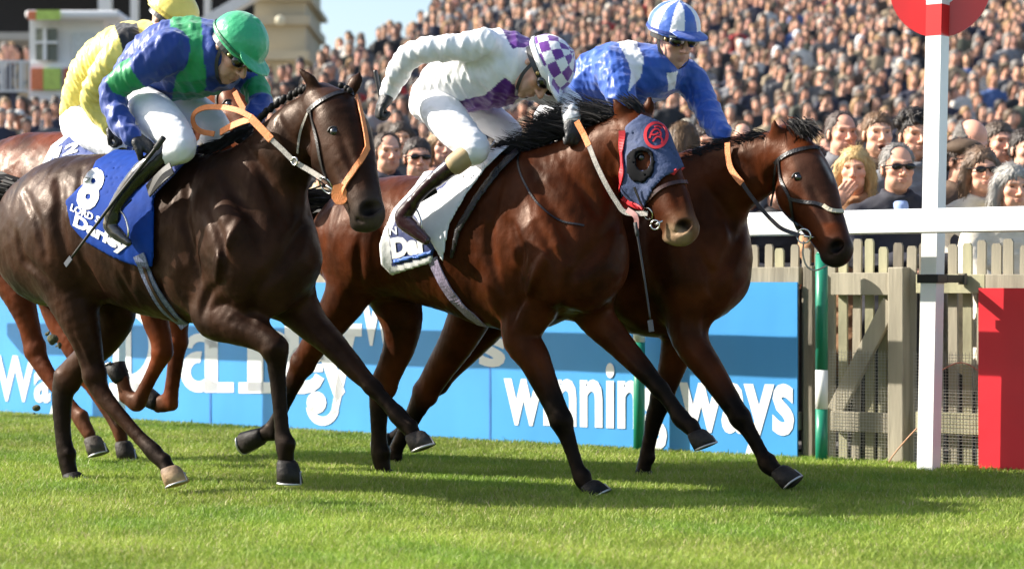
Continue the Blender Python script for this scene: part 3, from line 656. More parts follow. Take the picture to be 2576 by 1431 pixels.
    for poly, c in spec.get('marks', []): s_ = np.clip(.5 - polysd(px, py, poly) / 5, 0, 1)[:, None]; C = C * (1 - s_) + np.array(c) * s_
    bodyk = np.clip(1.0 - (which > 2) * 1.0 - (which == 2) * .7, 0.12, 1)[:, None]; V2 = wrinkle(V, Q, .0026, 13, 3, H.t, 3.0); V2 = wrinkle(V2, Q, .0007, 55, 4, H.t, 2.0); V = V + (V2 - V) * bodyk; V3 = wrinkle(V, Q, .0010, 50, 6, H.t, 5.0); V = V + (V3 - V) * ((which > 2) * 1.0)[:, None]
    # dapples, dust and a lighter belly side
    nz = sum(np.sin(V @ rng.normal(0, 9 * 1.6 ** i, 3) + i) / (1 + i * .5) for i in range(5)) / 3; C = C * (1 + .16 * nz[:, None])
    C = relax(V, Q, 3, .5, C).clip(.003, 1)
    body = obj('body', mesh('body', V, Q, True, C), coat_m, root); bv = bvh(V, Q)
    for l in spec['legs']:
        a, b = H.P(*l['hoof'][0], l['hw']), H.P(*l['hoof'][1], l['hw']); hoof(root, a, b, H.P(*l['hoof'][2], l['hw']) - b, l.get('hc', ((.012, .010, .009), (.024, .020, .018))), n)
    for e in spec['eyes']:
        h = cast([bv], *e)
        if h: 
            ey = obj('eye', sphere_mesh('eye', h[0] - h[1] * .011, .021, 14), eye_m, root)
            P_ = catmull([h[0] + (at(e[0] + dx, e[1] + dy, h[0][1]) - at(e[0], e[1], h[0][1])) - h[1] * .004 for dx, dy in ((-15, 3), (-9, -8), (1, -11), (11, -7), (16, 2))], 4)
            obj('eyelid', tubemesh('eyelid', P_, [.002] + [.0055] * (len(P_) - 2) + [.002], 6), M_('lid', (.02, .013, .01), .45), ey)
    return dict(root=root, bv=bv, fld=fld, H=H, V=V, Q=Q, body=body, torso=torso, neck=neck, head=head)
def crest(hd, pts, w=0.0): return [hd['H'].P(x, y, w) for x, y in pts]
def cloth(hd, poly, name, m, off=.013, th=.016, cols=None, lift=0, wmin=None, parent=None, smooth=2):
    xs = [p[0] for p in poly]; ys = [p[1] for p in poly]; H = hd['H']; c = [H.P(x, y, w) for x in (min(xs), max(xs)) for y in (min(ys), max(ys)) for w in (-.35, .35)]
    V, Q = shell(hd['fld'], poly, off, th, np.min(c, 0) - .05, np.max(c, 0) + .05, wmin, H)
    if smooth: V = relax(V, Q, smooth, .4)
    C = cols(V) if cols else None
    o = obj(name, mesh(name, V, Q, True, C), m, parent or hd['root']); return o, bvh(V, Q)

H1 = Plane(180, 1221, 35); H2 = Plane(960, 1204, 34.5); H3 = Plane(1620, 1207, 37); H4 = Plane(250, 1166, 36)
BLK = (.0045, .0038, .0036)
h1 = horse(H1, dict(base=(420, 1235), label='dark brown racehorse with plaited mane and blue number eight cloth',
  coat=(.025, .0102, .0056), points=(.0065, .0045, .004), muzzle=(.05, .038, .032),
  torso=[(52, 560, 62, 690, .12), (92, 450, 112, 762, .23), (165, 397, 190, 775, .275), (255, 388, 270, 748, .265), (340, 390, 345, 778, .28), (420, 393, 420, 803, .29), (500, 388, 500, 815, .275), (580, 405, 590, 812, .255), (645, 450, 662, 795, .235), (690, 540, 712, 765, .19)],
  neck=[(600, 545, 0, 160, .17), (660, 468, 0, 130, .135), (710, 395, .0, 103, .11), (760, 330, .01, 84, .09), (803, 290, .01, 60, .08)],
  head=[(812, 252, .0, 44, .085), (846, 300, .02, 70, .118), (866, 380, .05, 84, .115), (894, 450, .085, 62, .092), (914, 508, .115, 50, .078), (926, 543, .125, 44, .068)],
  headmass=[(828, 385, .055, .115, .095, .10, -62, 'cheek', .03), (930, 530, .13, .05, .045, .058, 0, 'muz', .03), (905, 565, .125, .04, .03, .045, 0, 'chin', .025), (845, 318, .09, .05, .035, .03, -60, 'brow', .03)],
  ears=[[(790, 232, .05, 20), (782, 205, .07, 18), (760, 182, .085, 9), (752, 170, .09, 3)], [(880, 232, -.05, 20), (895, 205, -.06, 20), (903, 190, -.07, 10), (905, 180, -.07, 3)]],
  nostril=[(926, 524, 60)], carve=[(905, 556, .19, .03, .006, .02, -25, '', .01)],
  eyes=[(838, 330)],
  grooves=[([(784, 290), (772, 340), (772, 395), (788, 450), (812, 492)], .024, .012, .04), ([(482, 425), (470, 500), (466, 545), (476, 600), (494, 655), (505, 705)], .016, .006, .035), ([(560, 712), (530, 732), (514, 765), (508, 800)], .014, .004, .03), ([(146, 452), (150, 500), (146, 560), (160, 620), (190, 680)], .020, .010, .05), ([(44, 590), (58, 650), (92, 682), (130, 720)], .016, .006, .04), ([(200, 640), (230, 700), (262, 745)], .018, .006, .04), ([(792, 520), (745, 600), (700, 670), (660, 715)], .022, .008, .05), ([(560, 430), (600, 500), (640, 560), (655, 630)], .018, .010, .05), ([(655, 690), (640, 750), (630, 800)], .016, .004, .04), ([(640, 400), (690, 480), (720, 560)], .016, .008, .05), ([(560, 800), (610, 815), (655, 838)], .008, .003, .015), ([(850, 415), (870, 450), (892, 480)], .012, .006, .03), ([(800, 440), (830, 470), (860, 500), (885, 545)], .010, .004, .025), ([(858, 345), (885, 420), (905, 470)], .010, .004, .03), ([(310, 560), (320, 640), (330, 720)], .014, .008, .04), ([(600, 560), (560, 640), (545, 700)], .016, .006, .05, '+'), ([(180, 830), (205, 890), (225, 940)], .008, .003, .015), ([(700, 300), (738, 380), (762, 470)], .014, .006, .04), ([(612, 352), (655, 425), (690, 510), (700, 570)], .014, .006, .04), ([(525, 520), (556, 600), (572, 680)], .014, .006, .035), ([(62, 480), (95, 560), (115, 640)], .014, .006, .04), ([(205, 425), (198, 520), (205, 600)], .014, .006, .04), ([(300, 690), (318, 730), (345, 770)], .010, .004, .03), ([(400, 700), (412, 745), (432, 785)], .010, .004, .03), ([(580, 770), (620, 800), (660, 825)], .010, .004, .02), ([(770, 790), (820, 850), (870, 905)], .010, .004, .02)],
  muscle=[(590, 640, .20, .12, .22, .09, 20, '', .09), (150, 600, .19, .20, .22, .10, 30, '', .08), (480, 690, .16, .10, .16, .10, 0, '', .06), (695, 690, -.06, .07, .14, .09, 0, '', .12), (690, 710, .09, .07, .13, .08, 0, '', .12), (95, 640, .12, .12, .2, .1, 20, '', .07)],
  legs=[dict(st=[(145, 600, .10, 100, .13), (172, 705, .13, 84, .115), (198, 795, .14, 56, .09), (223, 875, .13, 38, .06), (238, 945, .12, 31, .045), (258, 992, .12, 25, .036), (305, 1050, .115, 19.5, .028), (355, 1105, .11, 18, .028), (388, 1138, .11, 23, .034), (412, 1165, .11, 18, .03), (424, 1180, .11, 19, .036)], hw=.11, hoof=((424, 1176), (437, 1222), (475, 1224)), hc=((.16, .11, .075), (.42, .28, .15)), pt=.62),
        dict(st=[(190, 640, -.1, 88, .12), (285, 765, -.13, 60, .1), (268, 845, -.13, 44, .075), (212, 905, -.12, 37, .055), (168, 955, -.12, 38, .045), (156, 1010, -.12, 30, .04), (158, 1085, -.12, 24, .033), (166, 1145, -.12, 25, .036), (178, 1200, -.12, 23, .034)], hw=-.12, hoof=((178, 1190), (186, 1226), (212, 1232)), hc=((.012, .01, .01), (.014, .012, .011)), pt=.45),
        dict(st=[(590, 665, .13, 86, .10), (535, 782, .16, 63, .09), (594, 818, .165, 50, .075), (652, 846, .16, 37, .055), (692, 878, .155, 35, .047), (697, 935, .15, 24, .036), (703, 1010, .15, 20, .03), (709, 1080, .15, 20, .03), (716, 1120, .15, 25, .037), (720, 1156, .15, 20, .034)], hw=.15, hoof=((720, 1156), (718, 1211), (756, 1202)), pt=.40),
        dict(st=[(710, 710, -.12, 85, .10), (770, 800, -.14, 48, .08), (835, 864, -.14, 35, .058), (893, 928, -.135, 28, .045), (938, 975, -.13, 20, .033), (980, 1022, -.13, 19, .03), (1003, 1047, -.13, 24, .037), (1030, 1080, -.13, 19, .032), (1042, 1094, -.13, 19, .036)], hw=-.13, hoof=((1040, 1090), (1054, 1132), (1100, 1133)), hc=((.02, .016, .014), (.042, .034, .028)), pt=.42)]))

h2 = horse(H2, dict(base=(1240, 1225), label='bay racehorse in a blue hood with red trim, white saddle pad',
  coat=(.056, .0135, .0042), points=BLK, muzzle=(.13, .065, .033),
  torso=[(838, 585, 848, 700, .12), (882, 490, 906, 728, .23), (955, 448, 985, 745, .27), (1060, 443, 1075, 764, .265), (1150, 430, 1160, 790, .28), (1230, 400, 1240, 822, .285), (1310, 382, 1320, 835, .27), (1385, 410, 1398, 815, .25), (1440, 480, 1458, 795, .22), (1482, 575, 1500, 755, .17)],
  neck=[(1375, 545, 0, 165, .17), (1440, 470, 0, 128, .135), (1500, 415, .0, 102, .11), (1550, 375, .01, 82, .09), (1590, 345, .01, 60, .08)],
  head=[(1590, 306, .0, 42, .075), (1622, 372, .02, 66, .10), (1647, 445, .05, 74, .098), (1684, 510, .085, 58, .08), (1707, 558, .115, 48, .068), (1718, 585, .125, 40, .06)],
  headmass=[(1612, 445, .055, .115, .09, .10, -62, 'cheek', .03), (1726, 572, .13, .05, .045, .058, 0, 'muz', .03), (1690, 600, .125, .045, .026, .045, -10, 'chin', .025), (1622, 385, .09, .05, .035, .03, -60, 'brow', .03)],
  ears=[[(1572, 300, .05, 19), (1560, 278, .07, 18), (1548, 258, .08, 10), (1543, 246, .085, 3)], [(1622, 290, -.05, 18), (1632, 268, -.06, 17), (1634, 250, -.06, 9), (1634, 240, -.06, 3)]],
  nostril=[(1716, 570, 50)], carve=[(1694, 585, .19, .03, .006, .02, -20, '', .01)],
  eyes=[(1612, 396)],
  grooves=[([(1262, 450), (1240, 540), (1232, 610), (1245, 680), (1268, 740)], .016, .006, .035), ([(1330, 740), (1300, 770), (1288, 820)], .014, .004, .03), ([(1565, 530), (1520, 600), (1470, 660), (1430, 700)], .022, .008, .05), ([(1340, 440), (1390, 520), (1425, 590), (1440, 650)], .018, .010, .05), ([(1440, 690), (1420, 750), (1405, 800)], .016, .004, .04), ([(1420, 420), (1470, 480), (1500, 540)], .016, .008, .05), ([(905, 600), (900, 660), (905, 720)], .016, .006, .04), ([(1390, 620), (1350, 690), (1330, 740)], .016, .006, .05, '+'), ([(1690, 440), (1702, 490), (1715, 530)], .010, .004, .03), ([(1612, 520), (1640, 555), (1668, 585)], .010, .004, .025), ([(1330, 870), (1360, 930), (1385, 990)], .009, .003, .015), ([(1530, 830), (1580, 880), (1620, 930)], .009, .003, .015), ([(1480, 395), (1528, 450), (1552, 505)], .014, .006, .04), ([(1290, 560), (1312, 640), (1302, 700)], .014, .006, .035), ([(1350, 560), (1390, 640), (1400, 700)], .014, .006, .035), ([(960, 560), (950, 640), (970, 700)], .014, .006, .04)],
  muscle=[(1380, 650, .20, .12, .22, .09, 20, '', .09), (920, 620, .19, .18, .2, .10, 30, '', .08), (1270, 710, .16, .10, .16, .10, 0, '', .06), (1485, 690, -.06, .07, .14, .09, 0, '', .12), (1478, 710, .09, .07, .13, .08, 0, '', .12)],
  legs=[dict(st=[(880, 600, .10, 90, .13), (885, 710, .13, 68, .11), (838, 800, .14, 48, .085), (790, 868, .13, 36, .06), (760, 915, .12, 32, .045), (738, 962, .12, 25, .036), (715, 1012, .115, 20, .028), (697, 1055, .11, 19, .028), (682, 1082, .11, 24, .034), (660, 1092, .11, 19, .03)], hw=.11, hoof=((664, 1092), (612, 1100), (610, 1128)), pt=.45),
        dict(st=[(950, 660, -.1, 85, .12), (1005, 780, -.13, 62, .1), (1008, 855, -.13, 46, .075), (985, 920, -.12, 38, .055), (962, 972, -.12, 37, .045), (954, 1020, -.12, 28, .04), (953, 1090, -.12, 22, .033), (956, 1142, -.12, 26, .036), (966, 1190, -.12, 21, .034)], hw=-.12, hoof=((966, 1182), (970, 1216), (996, 1220)), hc=((.012, .01, .01), (.014, .012, .011)), pt=.5),
        dict(st=[(1385, 690, .12, 82, .10), (1312, 830, .15, 55, .085), (1345, 905, .155, 42, .07), (1380, 985, .15, 33, .05), (1412, 1058, .145, 28, .044), (1432, 1115, .14, 20, .033), (1450, 1170, .14, 18, .029), (1464, 1205, .14, 22, .034), (1482, 1225, .14, 18, .033)], hw=.14, hoof=((1478, 1218), (1502, 1256), (1532, 1262)), hc=((.01, .009, .009), (.012, .011, .01)), pt=.27),
        dict(st=[(1470, 700, -.1, 85, .10), (1495, 790, -.13, 52, .085), (1556, 862, -.135, 37, .06), (1620, 932, -.13, 28, .045), (1660, 978, -.13, 21, .034), (1695, 1025, -.125, 20, .03), (1713, 1052, -.125, 24, .037), (1738, 1078, -.125, 19, .032), (1750, 1090, -.125, 19, .036)], hw=-.125, hoof=((1748, 1086), (1764, 1128), (1808, 1128)), hc=((.02, .016, .014), (.04, .032, .027)), pt=.27)],
  marks=[([(1680, 560), (1740, 585), (1735, 625), (1660, 625)], (.19, .125, .075))]))

h3 = horse(H3, dict(base=(1600, 1206), label='dark bay racehorse with a white fleck on its face, leading beside the rail',
  coat=(.056, .0135, .0042), points=BLK, muzzle=(.018, .012, .010),
  torso=[(1135, 600, 1150, 715, .12), (1190, 515, 1215, 765, .23), (1275, 475, 1295, 790, .27), (1380, 462, 1395, 800, .27), (1480, 445, 1490, 815, .285), (1565, 420, 1575, 835, .285), (1640, 408, 1652, 848, .27), (1705, 430, 1722, 842, .25), (1755, 500, 1775, 822, .22), (1790, 595, 1808, 780, .17)],
  neck=[(1690, 565, 0, 160, .17), (1755, 495, 0, 125, .135), (1830, 450, .0, 100, .11), (1900, 418, .01, 86, .09), (1955, 392, .01, 64, .08)],
  head=[(1980, 352, .0, 42, .075), (2012, 420, .02, 68, .10), (2040, 495, .05, 76, .098), (2072, 560, .085, 58, .08), (2098, 612, .115, 46, .066), (2108, 640, .125, 38, .058)],
  headmass=[(2005, 495, .055, .115, .092, .10, -62, 'cheek', .03), (2114, 622, .13, .05, .042, .056, 0, 'muz', .03), (2090, 652, .125, .045, .026, .045, -10, 'chin', .025), (2012, 438, .09, .05, .035, .03, -60, 'brow', .03)],
  ears=[[(1958, 352, .05, 19), (1952, 332, .07, 17), (1948, 312, .08, 9), (1946, 300, .085, 3)], [(2008, 335, -.05, 20), (2000, 312, -.06, 17), (1985, 298, -.06, 8), (1978, 290, -.06, 3)]],
  nostril=[(2102, 620, 50)], carve=[(2086, 640, .19, .03, .006, .02, -20, '', .01)],
  eyes=[(2006, 446)],
  grooves=[([(1952, 405), (1944, 460), (1955, 520), (1980, 562)], .022, .011, .04), ([(1885, 545), (1850, 620), (1815, 680), (1790, 720)], .022, .008, .05), ([(1800, 740), (1780, 790), (1770, 840)], .016, .004, .04), ([(2040, 470), (2065, 520), (2085, 560)], .010, .004, .03), ([(1990, 555), (2030, 590), (2070, 625)], .010, .004, .025), ([(1775, 880), (1815, 950), (1850, 1010)], .009, .003, .015), ([(1860, 400), (1900, 440), (1920, 500)], .014, .006, .04), ([(1780, 470), (1828, 540), (1850, 610)], .014, .006, .04), ([(1760, 640), (1790, 700), (1795, 760)], .014, .006, .04)],
  muscle=[(1690, 660, .20, .12, .22, .09, 20, '', .09), (1230, 640, .19, .18, .2, .10, 30, '', .08), (1590, 720, .16, .10, .16, .10, 0, '', .06), (1800, 705, -.06, .08, .14, .10, 0, '', .12), (1792, 720, .09, .08, .13, .09, 0, '', .12)],
  legs=[dict(st=[(1200, 640, .10, 85, .13), (1195, 750, .13, 66, .11), (1160, 840, .14, 52, .085), (1108, 925, .13, 40, .06), (1068, 990, .12, 34, .045), (1045, 1035, .12, 26, .036), (1018, 1085, .115, 21, .028), (998, 1125, .11, 20, .028), (988, 1150, .11, 24, .034), (982, 1172, .11, 18, .03)], hw=.11, hoof=((983, 1166), (978, 1200), (1010, 1200)), pt=.4),
        dict(st=[(1230, 660, -.1, 85, .12), (1250, 770, -.13, 58, .1), (1200, 850, -.13, 42, .075), (1140, 915, -.12, 34, .055), (1098, 960, -.12, 32, .045), (1070, 1000, -.12, 24, .036), (1035, 1050, -.12, 19, .03), (1008, 1090, -.12, 20, .034), (985, 1105, -.12, 18, .03)], hw=-.12, hoof=((990, 1103), (950, 1110), (950, 1135)), pt=.4),
        dict(st=[(1720, 720, .12, 80, .10), (1735, 850, .15, 48, .085), (1785, 930, .15, 37, .066), (1830, 1000, .145, 30, .05), (1862, 1050, .14, 26, .043), (1890, 1095, .135, 19, .033), (1915, 1140, .13, 18, .029), (1930, 1168, .13, 23, .035), (1955, 1185, .13, 19, .033)], hw=.13, hoof=((1955, 1182), (1986, 1224), (2030, 1214)), hc=((.02, .016, .014), (.04, .032, .027)), pt=.27),
        dict(st=[(1755, 720, -.1, 82, .10), (1712, 850, -.13, 50, .085), (1690, 925, -.135, 36, .06), (1665, 1000, -.13, 29, .046), (1648, 1045, -.13, 25, .04), (1636, 1095, -.125, 19, .03), (1625, 1150, -.125, 19, .03), (1618, 1185, -.125, 21, .034)], hw=-.125, hoof=((1619, 1180), (1614, 1216), (1640, 1222)), hc=((.01, .009, .009), (.012, .011, .01)), pt=.27)],
  marks=[([(2052, 398), (2066, 395), (2092, 440), (2096, 462), (2082, 450)], (.55, .50, .46)), ([(1985, 380), (2060, 385), (2100, 470), (2120, 560), (2060, 560), (2020, 470)], (.035, .014, .009))]))

h4 = horse(H4, dict(base=(200, 1165), label='chestnut racehorse at the far left, mostly hidden behind the dark brown one',
  coat=(.090, .021, .0072), points=(.07, .025, .012), muzzle=(.2, .07, .03),
  torso=[(-58, 480, -50, 600, .12), (-20, 385, -5, 660, .23), (50, 340, 68, 690, .27), (140, 333, 152, 690, .27), (225, 338, 235, 705, .285), (305, 345, 310, 715, .285), (380, 345, 385, 725, .27), (445, 370, 455, 715, .25), (500, 440, 512, 695, .2)],
  neck=[(430, 470, 0, 140, .16), (485, 395, 0, 112, .13), (530, 320, .0, 88, .105), (560, 265, .01, 70, .085), (575, 235, .01, 52, .075)],
  head=[(565, 205, .0, 34, .075), (590, 258, .02, 54, .10), (612, 310, .05, 60, .098), (636, 365, .085, 46, .078), (655, 415, .115, 38, .066), (662, 440, .125, 34, .06)],
  headmass=[(588, 315, .055, .105, .085, .10, -62, 'cheek', .03), (575, 262, .09, .045, .03, .03, -60, 'brow', .03)],
  ears=[[(552, 195, .05, 16), (545, 172, .07, 14), (535, 155, .08, 3)], [(600, 190, -.05, 16), (608, 168, -.06, 14), (610, 152, -.06, 3)]],
  carve=[],
  eyes=[(573, 262)],
  muscle=[(20, 560, .19, .18, .2, .10, 30, '', .08), (420, 560, .2, .12, .2, .09, 20, '', .08)],
  legs=[dict(st=[(-5, 560, .10, 85, .13), (15, 660, .13, 62, .11), (48, 745, .14, 42, .08), (72, 815, .13, 30, .055), (88, 880, .12, 31, .042), (110, 925, .12, 25, .036), (150, 985, .115, 19, .028), (185, 1030, .11, 18, .028), (203, 1055, .11, 22, .034), (226, 1094, .11, 18, .03)], hw=.11, hoof=((229, 1100), (241, 1146), (276, 1142)), hc=((.035, .027, .022), (.10, .082, .068)), pt=.72),
        dict(st=[(55, 600, -.1, 80, .12), (125, 715, -.13, 52, .1), (150, 800, -.13, 40, .075), (190, 880, -.12, 33, .055), (222, 945, -.12, 30, .045), (250, 995, -.12, 22, .036), (280, 1045, -.12, 20, .03), (298, 1075, -.12, 22, .034), (306, 1104, -.12, 18, .032)], hw=-.12, hoof=((307, 1110), (314, 1160), (345, 1152)), hc=((.025, .02, .017), (.045, .036, .03)), pt=.6),
        dict(st=[(440, 600, .12, 72, .10), (392, 730, .15, 46, .085), (388, 790, .15, 38, .065), (404, 850, .145, 31, .05), (408, 885, .14, 28, .042), (388, 930, .135, 20, .032), (365, 975, .13, 19, .029), (345, 1012, .13, 24, .034), (318, 990, .13, 20, .03), (308, 955, .13, 19, .03)], hw=.13, hoof=((308, 960), (296, 912), (275, 905)), pt=.62),
        dict(st=[(475, 600, -.1, 72, .10), (455, 730, -.13, 42, .085), (447, 800, -.13, 32, .06), (446, 860, -.13, 28, .045), (440, 920, -.125, 22, .035), (432, 975, -.125, 21, .032), (425, 1008, -.125, 25, .035), (395, 1018, -.125, 21, .03)], hw=-.125, hoof=((400, 1018), (362, 1005), (355, 985)), pt=.8)]))
HS = [h1, h2, h3, h4]
# ================================================================== TACK
navy = mat('navy_cloth', (.012, .035, .20), .75, .1, 30, .35, 30); royal = mat('royal_blue_cloth', (.003, .036, .235), .75, .12, 20, .4, 12, spec=.12); white_c = mat('white_pad', (.74, .75, .78), .6, .05, 20, .3, 18); print_w = mat('white_cloth_print', (.8, .8, .8), .6)
blue_vc = mat('printed_cloth', (0, 0, 0), .7, .08, 20, .4, 18, vc=True); girth_m = mat('girth_webbing', (.14, .16, .26), .7, .6, 55, .3, 80, stretch=(3, 3, .4)); girth2 = mat('lilac_webbing', (.30, .25, .36), .7, .5, 55, .3, 80, stretch=(3, 3, .4))
def free(hd, name, pts, width, m, thick=.004, parent=None, nor=None, step=9):
    H = hd['H']; P = resample([H.P(*q) for q in pts], step * .0018); return obj(name, ribbon(name, P, H.n + np.array([0, 0, .25]) if nor is None else nor, width, thick), m, parent or hd['root'])
def decal(hd, bv, text, o, du, dv, m, parent, bold=.02, shear=0, lift=.004, sub=True, spacing=1.0):
    """lettering stuck on a cloth: o = lower left px, du = px vector along the text, dv = px vector up"""
    last = [None]
    def fn(u, v):
        x, y = o[0] + du[0] * u + dv[0] * v, o[1] + du[1] * u + dv[1] * v; h = cast([bv], x, y)
        if h is None: return (at(x, y, last[0] if last[0] else 9.3), np.zeros(3))
        last[0] = h[0][1]; return h[0], h[1]
    return obj('lettering', textmesh('lettering', text, fn, bold, thick=lift, sub=sub, spacing=spacing, shear=shear), m, parent)
# ---- horse one
c1, b1 = cloth(h1, [(330, 360), (290, 376), (240, 404), (222, 448), (163, 506), (178, 570), (216, 611), (287, 651), (356, 676), (386, 670), (388, 500), (432, 392), (470, 352), (400, 340)], 'saddle_cloth', royal)
def cl2(hd, poly, name, m, off, th=.015, hole=None, parent=None, it=2, wmin=None):
    xs = [p[0] for p in poly]; ys = [p[1] for p in poly]; H = hd['H']; c = [H.P(x, y, w) for x in (min(xs), max(xs)) for y in (min(ys), max(ys)) for w in (-.35, .35)]
    V, Q = shell(hd['fld'], poly, off, th, np.min(c, 0) - .05, np.max(c, 0) + .05, wmin, H, hole); V = relax(V, Q, it, .4)
    return obj(name, mesh(name, V, Q, True), m, parent or hd['root']), bvh(V, Q)
s1, sb1 = cl2(h1, [(366, 466), (386, 496), (440, 440), (520, 352), (480, 330), (420, 345), (395, 410)], 'saddle', navy, .030, .018)
free(h1, 'saddle_flap', [(374, 482, .355), (392, 462, .36), (412, 442, .36), (434, 424, .35)], .062, mat('grey_saddle_leather', (.05, .046, .042), .5), .008, s1)
decal(h1, b1, '8', (186, 521), (52, 14), (34, -104), print_w, c1, .05)
decal(h1, b1, 'LORD S', (177, 530), (72, 33), (5, -17), print_w, c1, .03)
decal(h1, b1, 'Darley', (182, 576), (132, 71), (10, -38), print_w, c1, .05)
strap('girth', [h1['bv'], b1], [(352, 640), (372, 690), (398, 742), (430, 785), (468, 816)], .062, girth_m, h1['root'], .006, .006)
strap('buckle_strap', [h1['bv'], b1], [(366, 668), (384, 715), (412, 765), (446, 800)], .016, brown_l, h1['root'], .013, .004)
BH1 = [h1['bv']]
br = strap('browband', BH1, [(776, 282), (786, 271), (810, 254), (843, 238), (870, 233), (888, 238)], .022, black_l, h1['root'])
strap('cheek_strap', BH1, [(781, 276), (790, 315), (798, 350), (806, 395), (816, 432), (826, 455)], .013, black_l, h1['root'])
strap('throat_lash', BH1, [(778, 282), (764, 312), (754, 342), (751, 385)], .010, webbing, h1['root'])
strap('cheeker', BH1, [(893, 240), (905, 285), (916, 335), (922, 377)], .020, orange_r, h1['root'], .006, .007)
strap('cheeker', BH1, [(922, 374), (908, 404), (886, 440), (868, 468), (862, 500)], .024, orange_r, h1['root'], .006, .008)
bp = cast(BH1, 862, 488); bd = [bp[0] + bp[1] * .016 + (at(862 + dx, 488 + dy, bp[0][1]) - at(862, 488, bp[0][1])) for dx, dy in ((-4, -26), (0, -10), (2, 8), (0, 24))]
obj('bit_guard', ribbon('bit_guard', catmull(bd, 4), np.array([-.25, -.95, .1]), [.036, .044, .052, .060, .065, .068, .070, .071, .070, .065, .057, .044, .024], .008), orange_r, h1['root'])
def bitring(hd, px, py, r, name='bit_ring', dw=.012):
    h = cast([hd['bv']], px, py); c = h[0] + h[1] * dw if h else hd['H'].P(px, py, .2); return obj(name, ringmesh(name, c, nrm((h[1] if h else hd['H'].n) + [0, -.5, 0]), r, .0042), steel_b, hd['root']), c
_, rc = bitring(h1, 826, 462, .040); obj('bit', tubemesh('bit', [rc, rc + (at(870, 488, rc[1]) - at(826, 462, rc[1]))], .006, 8), steel_b, h1['root'])
w1 = H1.W(rc)
free(h1, 'rein', [(812, 450, w1 + .01), (780, 430, w1 + .01), (741, 406, w1 + .02), (710, 376, w1 + .03), (684, 352, w1 + .04)], .022, webbing)
free(h1, 'rein_grip', [(684, 352, w1 + .04), (660, 326, w1 + .045), (633, 298, w1 + .05)], .034, orange_r, .007)
free(h1, 'rein_grip', [(634, 296, w1 + .05), (600, 279, w1 + .05), (560, 271, w1 + .045), (515, 272, w1 + .04), (489, 288, w1 + .03), (488, 312, w1 + .02), (505, 331, w1 + .01), (540, 338, w1)], .024, orange_r, .006)
free(h1, 'rein_grip', [(633, 300, w1 + .045), (605, 309, w1 + .04), (580, 320, w1 + .03), (555, 334, w1 + .02)], .030, orange_r, .006)
obj('rein_ring', ringmesh('rein_ring', H1.P(741, 406, w1 + .026), H1.n, .016, .004), steel_b, h1['root'])
for (x, y) in [(770, 222), (757, 226), (744, 233), (728, 242), (712, 251), (697, 261), (680, 272), (666, 284), (652, 297), (642, 308)]:
    for k in (0, 1): c = H1.P(x + k * 5 + random.uniform(-2, 2), y - k * 7 + 3, .02); obj('plait', sphere_mesh('plait', c, (.0155, .016, .0165), 9), mane_m, h1['root'])
for (x, y) in [(858, 216), (872, 222), (880, 228)]: obj('plait', sphere_mesh('plait', H1.P(x, y, .02), .014, 9), mane_m, h1['root'])
def maneline(hd, pts, nlock, length, direc, curl, wid=.006, name='mane', seed=1, w=.02, sp=.03):
    P = resample([hd['H'].P(*p, w) for p in pts], .01); r = np.random.default_rng(seed); i = r.integers(0, len(P), nlock); roots = P[i] + r.normal(0, 1, (nlock, 3)) * [.012, sp, .012]
    H = hd['H']; d = H.t * direc[0] + H.n * direc[1] + np.array([0, 0, direc[2]]); c = H.t * curl[0] + H.n * curl[1] + np.array([0, 0, curl[2]])
    return hair(name, roots, np.tile(d, (nlock, 1)), length, wid, c, mane_m, hd['root'], 5, seed)
maneline(h1, [(540, 372), (590, 345), (640, 318)], 120, .09, (-.3, .9, -.3), (-.2, .3, -.6), .005)
maneline(h1, [(52, 470), (40, 500), (36, 540)], 260, .75, (-.9, 0, .1), (-.3, 0, -1.2), .008, 'tail', 2)
# ---- horse two
c2, b2 = cloth(h2, [(1075, 420), (1040, 470), (990, 524), (966, 575), (954, 615), (957, 664), (985, 694), (1086, 662), (1100, 600), (1150, 480), (1220, 400)], 'saddle_cloth', blue_vc,
   cols=lambda V: np.where((polysd(*proj(V), [(1090, 425), (1056, 478), (1004, 532), (982, 585), (980, 600), (986, 672), (1086, 645), (1140, 600), (1240, 420)]) < 0)[:, None], np.array([.008, .022, .115]), np.array([.75, .75, .74])))
cl2(h2, [(988, 666), (1086, 643), (1088, 628), (986, 652)], 'cloth_stripe', mat('mid_blue_stripe', (.05, .14, .50), .6), .022, .012, parent=c2, wmin=0)
p2, pb2 = cl2(h2, [(1290, 362), (1262, 384), (1225, 420), (1174, 488), (1130, 566), (1114, 660), (1070, 588), (1036, 532), (1034, 500), (1080, 488), (1116, 470), (1146, 430), (1190, 408), (1230, 370)], 'saddle_pad', white_c, .028, .016)
cl2(h2, [(1300, 370), (1272, 392), (1238, 428), (1188, 496), (1144, 572), (1128, 655), (1140, 650), (1158, 584), (1206, 504), (1258, 434), (1310, 382)], 'saddle_edge', black_l, .016, .016)
decal(h2, b2, 'Dar', (988, 652), (92, -18), (-6, -52), print_w, c2, .06); decal(h2, b2, 'IN', (974, 592), (26, -2), (-2, -20), print_w, c2, .02)
strap('girth', [h2['bv'], b2], [(1090, 650), (1108, 690), (1130, 730), (1165, 772), (1215, 815)], .060, girth2, h2['root'], .006, .006)
BH2 = [h2['bv']]
hoodp = [(1572, 318), (1612, 286), (1650, 300), (1680, 318), (1700, 370), (1722, 420), (1708, 428), (1668, 448), (1642, 478), (1628, 506), (1618, 530), (1580, 534), (1560, 490), (1566, 411), (1562, 365)]
eyeh = [(1600, 386), (1618, 380), (1633, 390), (1635, 408), (1629, 426), (1612, 430), (1601, 415)]
